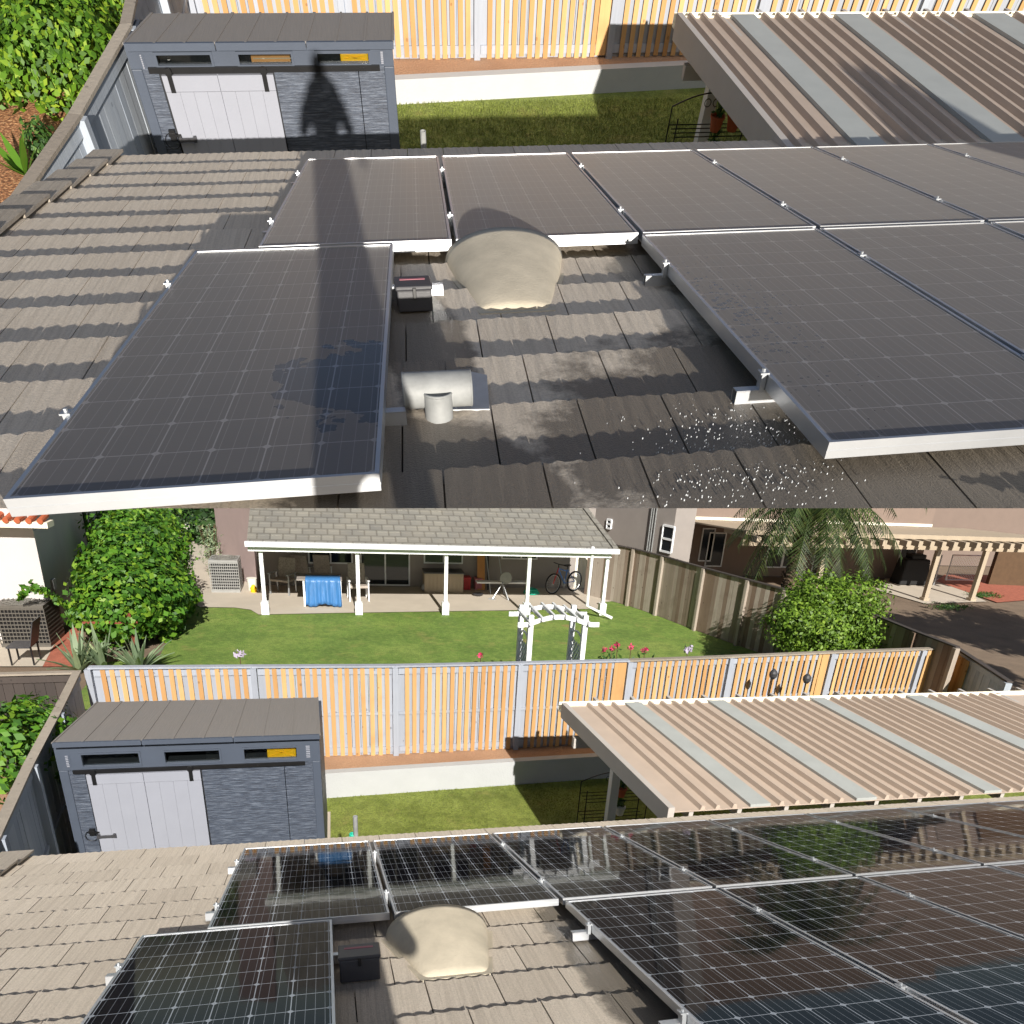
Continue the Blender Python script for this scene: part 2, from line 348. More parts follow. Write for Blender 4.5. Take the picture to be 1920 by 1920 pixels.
def stuff(o): o['kind'] = 'stuff'; return o
def copy_tree(o, parent=None):
    c = o.copy(); CUR[0].objects.link(c); c.parent = parent
    for ch in o.children: copy_tree(ch, c)
    return c

# ---- the tiled roof
def tile_roof(s, u0, u1, vtop, veave, expo, tw, step, label, wet, k, clip=None, n0=-.12):
    root = thing('house_roof', label, 'roof', s.w(0, 0, n0))
    mb = MB(); v = veave; row = 0; rs = random.Random(3)
    while v > vtop:
        u = u0 - (tw * .5 if row % 2 else 0) - rs.uniform(0, .06)
        while u < u1:
            a, b = max(u, u0), min(u + tw - .006, u1); u += tw
            if b - a < .03: continue
            j = rs.uniform(-.004, .004); hz = rs.uniform(-.0015, .0015); nseg = max(2, int((b - a) / .022)); vs = []; e = step + hz
            for i in range(nseg + 1):
                x = a + (b - a) * i / nseg; sc_ = .005 * math.sin(x * 95) + rs.uniform(-.0035, .0035); vl = v + j + sc_; vh = v - expo - .03
                kk = k * 1.0
                z = e + .002 * math.sin(x * 95)
                for (vv, nn) in ((vh, n0 - .003), (v - expo * .5, n0 + e * .5), (vl, n0 + z), (vl - .002, n0 - .012)): vs.append(s.w(x + kk * vv, vv, nn))
            fs = []
            for i in range(nseg):
                p = 4 * i; q = p + 4; fs += [(p, q, q + 1, p + 1), (p + 1, q + 1, q + 2, p + 2), (p + 2, q + 2, q + 3, p + 3)]
            fs += [(0, 1, 2, 3), (4 * nseg, 4 * nseg + 3, 4 * nseg + 2, 4 * nseg + 1)]
            mb.add(vs, fs)
        v -= expo; row += 1
    t = mb.build('roof_tiles', tile_mat('wet_and_dry_roof_tiles', s.a, wet, .004 if s.up else .004), root)
    d = MB(); q = lambda u, v, n: s.w(u + k * v, v, n)
    a = veave - .03
    d.hexa([q(u0, a, n0 - .09), q(u1, a, n0 - .09), q(u1, vtop, n0 - .09), q(u0, vtop, n0 - .09), q(u0, a, n0 - .016), q(u1, a, n0 - .016), q(u1, vtop, n0 - .016), q(u0, vtop, n0 - .016)])
    deck = d.build('roof_deck', M['dark'], root)
    f = MB(); f.beam(q(u0, veave - .02, n0 - .1), q(u1, veave - .02, n0 - .1), .03, .13); f.build('fascia', M['beige'], root)
    # overlapping rake tiles along the left edge
    r = MB(); v = veave + .02; L_ = expo * 1.05
    while v > max(vtop, -3.0) if clip else v > vtop:
        p0 = q(u0 - .03, v, n0 + .06); p1 = q(u0 - .03, v - L_, n0 + .035)
        r.beam(p0, p1, .24, .018, s.w(0, 0, 1)); r.beam(p0 + s.w(-.112, 0, -.05), p1 + s.w(-.112, 0, -.05), .016, .1, s.w(0, 0, 1)); v -= L_ * .93
    rk = r.build('rake_tiles', tile_mat('rake_roof_tiles', s.a, None), root)
    w_ = MB(); z0 = s.w(0, veave, 0).z
    e0 = s.w(0, veave - .45, 0).y
    w_.box(u0 + .35, u1 - .1, e0 - .12, e0, -3.3, s.w(0, veave - .45, n0 - .1).z - .02); w_.build('wall', M['stucco_white'], root)
    if clip:
        for o in (t, deck, rk):
            bm = bmesh.new(); bm.from_mesh(o.data); off = parent_origin(root)
            co, no = clip
            g = bmesh.ops.bisect_plane(bm, geom=bm.verts[:] + bm.edges[:] + bm.faces[:], plane_co=co - off, plane_no=no, clear_outer=True)
            if o is deck: bmesh.ops.holes_fill(bm, edges=[e for e in bm.edges if e.is_boundary])
            bm.to_mesh(o.data); bm.free()
    return root

# ---- solar panels
def make_panel(s, W, L, k, mat, hf=.042, clamps=(.22, .78), mesh_cache={}):
    key = (W, L, k, mat.name)
    root = bpy.data.objects.new('solar_panel', None); CUR[0].objects.link(root); root.empty_display_size = .1
    q = lambda u, v, n: Vector((u + k * v, v, n))
    def bar(mb, u0, u1, v0, v1, n0, n1): mb.hexa([q(u0, v0, n0), q(u1, v0, n0), q(u1, v1, n0), q(u0, v1, n0), q(u0, v0, n1), q(u1, v0, n1), q(u1, v1, n1), q(u0, v1, n1)])
    f = MB(); t = .013
    bar(f, 0, W, 0, t, -hf, 0); bar(f, 0, W, L - t, L, -hf, 0); bar(f, 0, t, t, L - t, -hf, 0); bar(f, W - t, W, t, L - t, -hf, 0)
    bar(f, -.0015, W + .0015, -.0015, 0, -hf * .62, -hf * .5)
    fo = f.build('frame', M['alu'], root)
    g = MB(); bar(g, t, W - t, t, L - t, -.012, -.004); g.build('glass', mat, root)
    b = MB(); bar(b, t, W - t, t, L - t, -.016, -.0125); b.build('backsheet', M['white'], root)
    for sd in (0, 1):
        for c in clamps:
            m = MB(); x = (-.011 if sd == 0 else W + .011); y = L * c
            bar(m, x - .016, x + .016, y - .02, y + .02, -.001, .004); bar(m, x - .009, x + .009, y - .018, y + .018, -hf - .01, -.001)
            m.tube([q(x, y, .004), q(x, y, .014)], .007, 6)
            if sd == 0 and True: m.build('clamp', M['steel'], root)
    return root
def put_panel(s, src, u, v, n, label, group):
    o = copy_tree(src) if src.get('label') else src
    o.location = s.w(u, v, n); o.rotation_euler = (-s.a, 0, 0); tag(o, label, 'solar panel', group); return o
def rail(s, u0, u1, v, n, k, label, grp):
    mb = MB(); a = s.w(u0 + k * v, v, n); b = s.w(u1 + k * v, v, n); up = s.w(0, 0, 1) 
    th = .004
    for dn, dv, w, h in ((.022, 0, .04, th), (-.022, 0, .04, th), (0, .018, th, .044), (0, -.018, th, .044)):
        mb.beam(a + s.w(0, dv, dn), b + s.w(0, dv, dn), w, h, up)
    o = mb.build('mounting_rail', M['alu']); return tag(o, label, 'rail', grp)
def roof_vent(s, uc0, v0, hw0, uc1, v1, hw1, h, n0, label):
    # scoop: wide arched mouth facing down the slope at v1, narrow low end at v0
    root = thing('roof_vent', label, 'roof vent', s.w(uc1, v0, n0)); mb = MB(); N = 22; T = 14; inner = MB()
    for (m_, off) in ((mb, 0), (inner, -.014)):
        vs = []
        for i in range(T + 1):
            t = i / T; v = v0 + (v1 - v0) * t; e = t ** .85
            uc = uc0 + (uc1 - uc0) * t; hw = hw0 + (hw1 - hw0) * t ** .85 + off; hh = .012 + (h - .012) * t ** .75 + off
            for j in range(N + 1):
                a = math.pi * j / N; x = -math.cos(a); z = math.sin(a) ** (.85)
                vs.append(s.w(uc + hw * x, v, n0 + .005 + hh * z))
        fs = [(i * (N + 1) + j, i * (N + 1) + j + 1, (i + 1) * (N + 1) + j + 1, (i + 1) * (N + 1) + j) for i in range(T) for j in range(N)]
        m_.add(vs, fs)
    n_ = len(mb.v); k = T * (N + 1); mb.add(inner.v, [f[::-1] for f in inner.f])
    mb.f += [(k + j, n_ + k + j, n_ + k + j + 1, k + j + 1) for j in range(N)]
    mb.f.append(tuple(range(N + 1)))
    o = mb.build('hood', M['concrete_cap'], root, smooth=False)
    for p in o.data.polygons: p.use_smooth = len(p.vertices) == 4
    b = MB(); b.hexa([s.w(uc0 - hw0 - .02, v0 - .03, n0 - .01), s.w(uc0 + hw0 + .02, v0 - .03, n0 - .01), s.w(uc1 + hw1 + .03, v1, n0 - .01), s.w(uc1 - hw1 - .03, v1, n0 - .01),
             s.w(uc0 - hw0 - .02, v0 - .03, n0 + .012), s.w(uc0 + hw0 + .02, v0 - .03, n0 + .012), s.w(uc1 + hw1 + .03, v1, n0 + .018), s.w(uc1 - hw1 - .03, v1, n0 + .018)])
    b.build('base_plate', M['concrete_cap'], root)
    return root
def junction_box(s, u, v, n, w, l, h, label):
    root = thing('junction_box', label, 'electrical box', s.w(u, v, n))
    def bx(a0, a1, b0, b1, c0, c1, name, m, bev=.006):
        mb = MB(); q = s.w
        mb.hexa([q(u + a0, v + b0, n + c0), q(u + a1, v + b0, n + c0), q(u + a1, v + b1, n + c0), q(u + a0, v + b1, n + c0), q(u + a0, v + b0, n + c1), q(u + a1, v + b0, n + c1), q(u + a1, v + b1, n + c1), q(u + a0, v + b1, n + c1)])
        return mb.build(name, m, root, bevel=bev)
    bx(-w / 2, w / 2, -l / 2, l / 2, 0, h, 'body', M['plastic_dark']); bx(-w / 2 - .006, w / 2 + .006, -l / 2 - .006, l / 2 + .006, h, h + .018, 'lid', M['plastic_dark'])
    bx(-w * .38, w * .36, l * .12, l * .25, h + .018, h + .0195, 'sticker', M['purple'], 0)
    bx(-.008, .008, -l / 2 - .012, -l / 2, h - .03, h + .012, 'latch', M['black'], .002)
    for k in (-.4, .4): bx(w * k - .008, w * k + .008, l / 2, l / 2 + .014, h - .02, h + .01, 'hinge', M['black'], .002)
    return root

# ---- the shed, drawn from positions on its front plane
def shed(s, f, Y0, Yb, zb, label, yellow, box2=None):
    P = lambda x, y: s.Y(x, y, Y0)
    G = -3.3
    lx = P(*f['bl']).x; rx = P(*f['br']).x; zt = (P(*f['tl']).z + P(*f['tr']).z) / 2
    root = thing('garden_shed', label, 'shed', ((lx + rx) / 2, Y0, G))
    wt = .05; zw0 = P(*f['track'][0:2]).z + .02
    w = MB()
    # front fascia above the door, with three openings
    wins = [(P(a, b).x, P(c, d).x, P(c, d).z, P(a, b).z) for a, b, c, d in f['wins']]
    z0 = max(a[2] for a in wins); wz0 = sum(a[2] for a in wins) / 3; wz1 = sum(a[3] for a in wins) / 3
    w.box(lx, rx, Y0, Y0 + wt, zw0, wz0); w.box(lx, rx, Y0, Y0 + wt, wz1, zt)
    xs = [lx] + [c for a in wins for c in a[:2]] + [rx]
    for i in range(0, 8, 2): w.box(xs[i], xs[i + 1], Y0, Y0 + wt, wz0, wz1)
    w.build('upper_fascia', M['shed_trim'], root)
    for i, a in enumerate(wins):
        g = MB(); e = .022
        for bx_ in ((a[0] - e, a[1] + e, wz1, wz1 + e), (a[0] - e, a[1] + e, wz0 - e, wz0), (a[0] - e, a[0], wz0, wz1), (a[1], a[1] + e, wz0, wz1)): g.box(bx_[0], bx_[1], Y0 - .014, Y0 - .001, bx_[2], bx_[3])
        fr = g.build('window', M['shed_trim'], root); p = MB(); p.box(a[0], a[1], Y0 + .02, Y0 + .024, wz0, wz1); p.build('pane', M['glass'], fr)
    # lower wall panels
    seams = [P(*p).x for p in f['seams']]
    dl, dr = P(*f['door'][0]).x, P(*f['door'][1]).x
    ed = [lx + .1, dl - .03], [dr + .01, seams[0] - .004], [seams[0] + .004, rx - .1]
    for a, b in ed:
        q = MB(); q.box(a, b, Y0 + .012, Y0 + wt, G + .05, zw0 - .003); q.build('wall_panel', M['shed_tex'], root)
    q = MB(); q.box(dl - .03, dr + .01, Y0 + .03, Y0 + wt, G + .05, zw0 - .003); q.build('wall_panel', M['in_dark'], root)
    for a, b in ((lx, lx + .1), (rx - .1, rx)):
        q = MB(); q.box(a, b, Y0 - .004, Y0 + wt + .03, G, zw0 - .003); q.build('corner_post', M['shed_trim'], root, bevel=.008)
    q = MB(); q.box(lx, rx, Y0 + wt + .001, Y0 + wt + .002, G, G + .1)
    for x0, x1 in ((lx, lx + wt), (rx - wt, rx)):
        q = MB(); q.hexa([(x0, Y0 + wt + .032, G), (x1, Y0 + wt + .032, G), (x1, Yb, G), (x0, Yb, G), (x0, Y0 + wt + .032, zt), (x1, Y0 + wt + .032, zt), (x1, Yb, zb - .03), (x0, Yb, zb - .03)]); q.build('side_wall', M['shed_trim'], root)
    q = MB(); q.box(lx + wt, rx - wt, Yb - wt, Yb, G, zb - .03); q.build('back_wall', M['in_dark'], root)
    # roof: three panels with ribs
    fl, frr = s.Y(*f['roofl'], Y0 - .09), s.Y(*f['roofr'], Y0 - .09); bl_, br_ = s.Y(*f['roofbl'], Yb), s.Y(*f['roofbr'], Yb)
    zr = (fl.z + frr.z) / 2; zbk = zb
    ss = [fl.x] + [P(*p).x for p in f['rs']] + [frr.x]; bb = [bl_.x + (br_.x - bl_.x) * (a - fl.x) / (frr.x - fl.x) for a in ss]
    yo = Y0 - .09
    for i in range(3):
        a, b, c, d = ss[i] + .004, ss[i + 1] - .004, bb[i + 1] - .004, bb[i] + .004
        q = MB(); q.hexa([(a, yo, zr - .045), (b, yo, zr - .045), (c, Yb + .05, zbk - .03), (d, Yb + .05, zbk - .03), (a, yo, zr), (b, yo, zr), (c, Yb + .05, zbk), (d, Yb + .05, zbk)])
        for t in (0, .333, .667, 1):
            A = Vector((a + (b - a) * t, yo, zr)); B = Vector((d + (c - d) * t, Yb + .05, zbk)); q.beam(A, B, .022, .016)
        q.build('roof_panel', M['shed_roof'], root); q = MB(); q.beam((a, yo - .005, zr - .022), (b, yo - .005, zr - .022), .03, .058); q.build('roof_edge', M['shed_trim'], root)  # edge coloured darker than the roof to offset direct sun on it
    # door
    zt_d = sum(P(*p).z for p in f['door']) / 2
    ms = P(*f['mid']).x
    q = MB()
    for a, b in ((dl, ms - .003), (ms + .003, dr)):
        n = 4
        for i in range(n): q.box(a + (b - a) * i / n + (.0008 if i else 0), a + (b - a) * (i + 1) / n - (.0008 if i < n - 1 else 0), Y0 - .045, Y0 - .012, G + .08, zt_d - .13)
        q.box(a, b, Y0 - .05, Y0 - .012, zt_d - .125, zt_d)
    q.box(dl, dr, Y0 - .02, Y0 - .013, G + .08, zt_d)
    door = q.build('door', M['door'], root)
    hx = [P(x, f['handle'][2]) for x in f['handle'][:2]]; hz = hx[0].z
    q = MB(); q.beam((hx[0].x, Y0 - .085, hz), (hx[1].x, Y0 - .085, hz), .02, .03)
    for h in hx: q.beam((h.x, Y0 - .09, hz), (h.x, Y0 - .05, hz), .03, .045)
    q.build('handle', M['plastic_dark'], door)
    for x, y in f['hang']:
        p = P(x, y); q = MB(); q.box(p.x - .022, p.x + .022, Y0 - .062, Y0 - .052, zt_d - .13, zt_d + .03); q.tube([(p.x, Y0 - .075, zt_d + .035), (p.x, Y0 - .052, zt_d + .035)], .035, 14); q.build('hanger', M['black'], door)
    a, b = P(*f['track'][0:2]), P(*f['track'][2:4])
    q = MB(); q.box(a.x, b.x, Y0 - .035, Y0 - .005, zt_d + .012, zt_d + .055)
    for i in range(7): x = a.x + (b.x - a.x) * (i + .5) / 7; q.tube([(x, Y0 - .045, zt_d + .034), (x, Y0 - .033, zt_d + .034)], .008, 8)
    q.build('track', M['black'], root)
    p = P(*f['lock']); q = MB(); q.box(p.x - .03, p.x + .03, Y0 - .04, Y0 - .006, p.z - .05, p.z + .04); q.ring((p.x - .02, Y0 - .02, p.z - .06), .07, .004, (0, 1, 0)); q.box(p.x - .035, p.x + .09, Y0 - .055, Y0 - .04, p.z - .012, p.z + .012); q.build('lock', M['black'], root)
    for a, b, c, d in f['vents']:
        A, B = P(a, b), P(c, d); q = MB(); zz0, zz1 = B.z, A.z; q.box(A.x, B.x, Y0 - .004, Y0 - .001, zz0, zz1); v = q.build('louvre_vent', M['shed_trim'], root)
        q = MB()
        for i in range(7): z = zz0 + (zz1 - zz0) * (i + .5) / 7; q.box(A.x + .02, B.x - .02, Y0 - .012, Y0 - .004, z - .006, z + .004)
        q.build('slat', M['door'], v)
    # things stored on the shelf behind the panes
    q = MB(); q.box(lx + .1, rx - .1, Y0 + .06, Y0 + .5, wz0 - .05, wz0 - .02); q.build('shelf', M['in_dark'], root)
    A, B = P(*yellow[:2]), P(*yellow[2:]); k = thing('plastic_case', f['ylab'], 'case', ((A.x + B.x) / 2, Y0 + .15, wz0 - .02))
    q = MB(); q.box(A.x, B.x, Y0 + .06, Y0 + .3, wz0 - .018, wz1 - .02); q.build('body', M['yellow'], k, bevel=.012)
    q = MB(); q.beam((A.x + .03, Y0 + .056, wz0 + .01), (B.x - .05, Y0 + .056, wz1 - .05), .01, .012); q.beam((A.x + .05, Y0 + .056, wz1 - .04), (B.x - .03, Y0 + .056, wz0 + .0), .01, .012); q.build('rib', M['yellow'], k)
    if box2:
        A, B = P(*box2[:2]), P(*box2[2:]); k = thing('cardboard_box', 'brown cardboard box seen through the middle shed window', 'box', ((A.x + B.x) / 2, Y0 + .15, wz0 - .02))
        q = MB(); q.box(A.x, B.x, Y0 + .07, Y0 + .35, wz0 - .018, A.z); q.build('carton', M['cardboard'], k); q = MB(); q.box(A.x + .02, B.x + .1, Y0 + .068, Y0 + .07, A.z - .02, A.z - .012); q.build('tape', M['beige'], k)
    return root

def fence_bay(name, p0, p1, zb, zt, n, label, grp, face=-1, boards='fence_white', wide=False, post_end=False, cap='fence_white', battens='batten', bw=.07, npl=None, rails=True, skip=()):
    p0 = Vector((p0[0], p0[1], zb)); p1 = Vector((p1[0], p1[1], zb)); L = (p1 - p0).length; d = (p1 - p0) / L; nrm = Vector((d.y, -d.x, 0)) * (1 if face < 0 else -1)
    root = thing(name, label, 'fence', p0, grp); rs = random.Random(int(abs(p0.x * 991 + p0.y * 37)))
    up = Vector((0, 0, 1)); q = MB(); npl = npl or max(4, int(L / .14))
    for i in range(npl):
        a = p0 + d * (.05 + (L - .05) * i / npl); b = p0 + d * (.05 + (L - .05) * (i + 1) / npl - .006); o = nrm * rs.uniform(-.003, .003); t = zt - .05 + rs.uniform(-.004, .004)
        q.hexa([a + o, b + o, b + o - nrm * .018, a + o - nrm * .018] + [Vector((c.x, c.y, t)) for c in (a + o, b + o, b + o - nrm * .018, a + o - nrm * .018)])
    q.build('boards', M[boards], root)
    def lift(v, z): return Vector((v.x, v.y, z))
    if rails:
        for z, h in ((zt - .12, .1), (zb + .1, .1), ((zb + zt) / 2 - .05, .05)):
            q = MB(); q.beam(lift(p0 + d * .06 + nrm * .014, z), lift(p1 + nrm * .014, z), .022, h); q.build('rail', M[boards], root)
    q = MB(); q.beam(lift(p0, zt - .03), lift(p1 + d * .0, zt - .03), .11, .03); q.build('cap', M[cap], root)
    q = MB(); q.beam(lift(p0 + nrm * .03, zb - .05), lift(p0 + nrm * .03, zt - .046), .11, .09, d); q.build('post', M[boards], root)
    for i in range(n):
        if i in skip: continue
        t = .13 + (L - .2) * (i + .5) / n + rs.uniform(-.006, .006); w = bw * (2.3 if (wide and i == n - 1) else 1)
        a = p0 + d * t + nrm * .036; tilt = d * rs.uniform(-.01, .01)
        q = MB(); q.beam(lift(a, zb + rs.uniform(-.02, .03)), lift(a + tilt, zt - .06), .014, w, nrm * 1.0) if 0 else q.beam(lift(a, zb + rs.uniform(-.02, .03)), lift(a + tilt, zt - .06), w, .016, nrm)
        q.build('batten', M[battens], root)
    return root

def patio_cover(s, zf, zn, yf, yn, X0, sk, greys, ribs, Xend, label, side_h=.16):
    # flat aluminium cover: pans with ribs running from near edge (yn, height zn) to far edge (yf, height zf)
    root = thing('patio_cover', label, 'patio cover', (X0, yf, zf))
    x = lambda X, y: X + sk * (yf - y)
    z = lambda y: zf + (zn - zf) * (yf - y) / (yf - yn)
    def strip(mb, a, b, h0, h1, y0=yn, y1=yf): mb.hexa([(x(a, y0), y0, z(y0) + h0), (x(b, y0), y0, z(y0) + h0), (x(b, y1), y1, z(y1) + h0), (x(a, y1), y1, z(y1) + h0), (x(a, y0), y0, z(y0) + h1), (x(b, y0), y0, z(y0) + h1), (x(b, y1), y1, z(y1) + h1), (x(a, y1), y1, z(y1) + h1)])
    q = MB(); strip(q, X0 + .04, Xend, -.01, 0)
    for r in ribs:
        a, b, h = r - .016, r + .016, .05; vs = []
        for y in (yn, yf): vs += [(x(a - .014, y), y, z(y) + .001), (x(a, y), y, z(y) + h), (x(b, y), y, z(y) + h), (x(b + .014, y), y, z(y) + .001)]
        q.add(vs, [(0, 1, 5, 4), (1, 2, 6, 5), (2, 3, 7, 6), (0, 3, 2, 1), (4, 5, 6, 7), (0, 4, 7, 3)])
    q.build('roof_pans', M['cover'], root)
    for a, b in greys:
        q = MB(); strip(q, a, b, .0015, .035); q.build('flat_panel', M['cover_grey'], root)
    q = MB(); strip(q, X0 - .03, X0 + .04, -side_h, .05); q.build('side_beam', M['cover_side'], root)
    q = MB(); strip(q, X0 - .03, Xend, -.1, .02, yf + .002, yf + .012); strip(q, X0 - .03, Xend, -.1, -.09, yf + .012, yf + .1); strip(q, X0 - .03, Xend, -.1, .03, yf + .1, yf + .11); q.build('gutter', M['cream'], root)
    r = X0 + .55
    while r < Xend:
        e = MB(); e.beam((r, yn + .1, z(yn) - .12), (r, yf + .3, z(yf + .3) - .04), .05, .11); e.build('rafter', M['cover_side'], root); r += .56
    q = MB(); q.beam((X0, yf - .55, z(yf) - .3), (Xend, yf - .55, z(yf) - .3), .09, .14); q.build('cross_beam', M['cover_side'], root)
    return root
def pot_shelf(s, p, w, label, sc_=1.0):
    root = thing('plant_stand', label, 'plant stand', p); x, y, z = p; q = MB(); r = .008; H = 1.0 * sc_; d = .3
    for a in (-w / 2, w / 2):
        for b in (0, d): q = MB(); q.tube([(x + a, y + b, z), (x + a, y + b, z + H)], r, 6); q.build('upright', M['black'], root)
    for k in (.18, .52, .82):
        q = MB(); h = H * k
        for b in (0, .1, .2, d): q.tube([(x - w / 2, y + b, z + h), (x + w / 2, y + b, z + h)], .006, 5)
        q.build('shelf', M['black'], root)
    q = MB(); q.tube([(x - w / 2 + w * t, y + d, z + H + .13 * math.sin(math.pi * t)) for t in [i / 12 for i in range(13)]], r, 6); q.ring((x - .05, y + d, z + H + .03), .04, .005, (0, 1, 0)); q.ring((x + .06, y + d, z + H + .03), .04, .005, (0, 1, 0)); q.build('top_scroll', M['black'], root)
    return root
def pot(c, r, h, mat, label, plant=None):
    root = thing('flower_pot', label, 'flower pot', c); q = MB(); q.lathe(c, [(0.001, 0), (r * .7, 0), (r, h * .85), (r * 1.1, h * .85), (r * 1.1, h), (r * .9, h), (r * .85, h * .8), (.001, h * .8)], 14); q.build('pot', mat, root, smooth=False)
    if plant:
        l = MB()
        for i in range(60): a = random.random() * 6.28; l.leaf(Vector(c) + Vector((math.cos(a) * r * random.random(), math.sin(a) * r * random.random(), h + random.random() * h)), .03)
        l.build('foliage', M['low'], root)
    return root
def leaf_blob(mb, c, r, n, size, asp=.6, shell=.75, floor=None):
    c = Vector(c)
    for _ in range(n):
        d = Vector((random.gauss(0, 1), random.gauss(0, 1), random.gauss(0, 1))).normalized(); t = random.uniform(shell, 1.03) if random.random() < .8 else random.random()
        t *= 1 + .42 * noise.noise(Vector((d.x * 2.3 + c.x, d.y * 2.3 + c.y, d.z * 2.3)))
        p = c + Vector((d.x * r[0], d.y * r[1], d.z * r[2])) * t
        if floor is not None and p.z < floor: continue
        mb.leaf(p, size, d, asp)
def person(s, cam, feet_z, label, sz=1.0, dx=0.0):
    # stands just behind the lens with both hands raised to it
    c = Vector(cam); e = c + Vector((dx, -.3, .15)); h = e.z + .1 - feet_z
    root = thing('person', label, 'person', (e.x, e.y - .1, feet_z))
    pel = Vector((e.x, e.y - .1, feet_z + h * .53)); J = [pel, pel + Vector((0, -.01, h * .14)), Vector((e.x, e.y - .06, feet_z + h * .8)), Vector((e.x, e.y - .04, feet_z + h * .86)), Vector((e.x, e.y + .0, e.z + .0)), Vector((e.x, e.y + .01, e.z + .09))]
    rad = [r * sz for r in (.16, .17, .18, .06, .085, .075)]; E = [(0, 1), (1, 2), (2, 3), (3, 4), (4, 5)]
    for sd in (-1, 1):
        k = len(J); sh = J[2] + Vector((sd * .2 * sz, 0, .0)); el = J[2] + Vector((sd * .3 * sz, .04, -.24)); wr = c + Vector((sd * .1, -.1, -.03)); ha = c + Vector((sd * .055, -.07, -.01))
        J += [sh, el, wr, ha]; rad += [.085 * sz, .07 * sz, .045, .035]; E += [(2, k), (k, k + 1), (k + 1, k + 2), (k + 2, k + 3)]
        k = len(J); hip = pel + Vector((sd * .12 * sz, 0, -.13)); kn = Vector((pel.x + sd * .14, pel.y + .03, feet_z + h * .27)); an = Vector((pel.x + sd * .17, pel.y - .01, feet_z + .08)); to = an + Vector((sd * .03, .18, -.04))
        J += [hip, kn, an, to]; rad += [.085 * sz, .06, .045, .035]; E += [(0, k), (k, k + 1), (k + 1, k + 2), (k + 2, k + 3)]
    q = MB()
    for a, b in E:   # overlapping tapered capsules, fused into one skin by the remesh below
        A_, B_ = J[a], J[b]; d = B_ - A_; n = 6; pts = [A_ + d * (i_ / n) for i_ in range(n + 1)]; q.tube(pts, rad[a], 12, rad[b])
    for a, r_ in zip(J, rad): q.lathe(a, [(.001, -r_)] + [(r_ * math.sin(math.pi * i_ / 6), -r_ * math.cos(math.pi * i_ / 6)) for i_ in range(1, 6)] + [(.001, r_)], 12)
    ob = q.build('body', M['shirt'], root)
    m_ = ob.modifiers.new('fuse', 'REMESH'); m_.mode = 'VOXEL'; m_.voxel_size = .018; m_.use_smooth_shade = True
    m_ = ob.modifiers.new('smooth', 'SMOOTH'); m_.iterations = 4
    for sd in (-1, 1):
        q = MB()
        for f in range(4): q.tube([c + Vector((sd * .07, -.075, .012 - .016 * f)), c + Vector((sd * .082, -.045, .016 - .02 * f)), c + Vector((sd * .066, -.02, .016 - .02 * f)), c + Vector((sd * .05, -.017, .014 - .02 * f))], .009, 7, .007)
        q.tube([c + Vector((sd * .075, -.08, -.02)), c + Vector((sd * .055, -.055, -.005)), c + Vector((sd * .04, -.04, .005))], .011, 7, .009); q.build('fingers', M['skin'], root, smooth=True)
    q = MB(); q.box(c.x - .075, c.x + .075, c.y - .03, c.y - .022, c.z - .03, c.z + .03); ph = thing('mobile_phone', 'black phone held up in both hands ' + ('above dusty panels' if s.up else 'above clean panels'), 'phone', (c.x, c.y - .026, c.z)); q.build('case', M['black'], ph, bevel=.003)
    return root
def blades(poly_fn, n, zf, h, w, name, mat):
    q = MB()
    for _ in range(n):
        x, y = poly_fn(); z = zf; a = random.random() * 6.28; hh = h * random.uniform(.5, 1.2); dx, dy = math.cos(a) * w, math.sin(a) * w
        q.add([(x - dx, y - dy, z), (x + dx, y + dy, z), (x + random.uniform(-1, 1) * hh * .6, y + random.uniform(-1, 1) * hh * .6, z + hh)], [(0, 1, 2)])
    o = q.build(name, mat); stuff(o); return o
ORD = ['first', 'second', 'third', 'fourth', 'fifth', 'sixth', 'seventh', 'eighth', 'ninth']

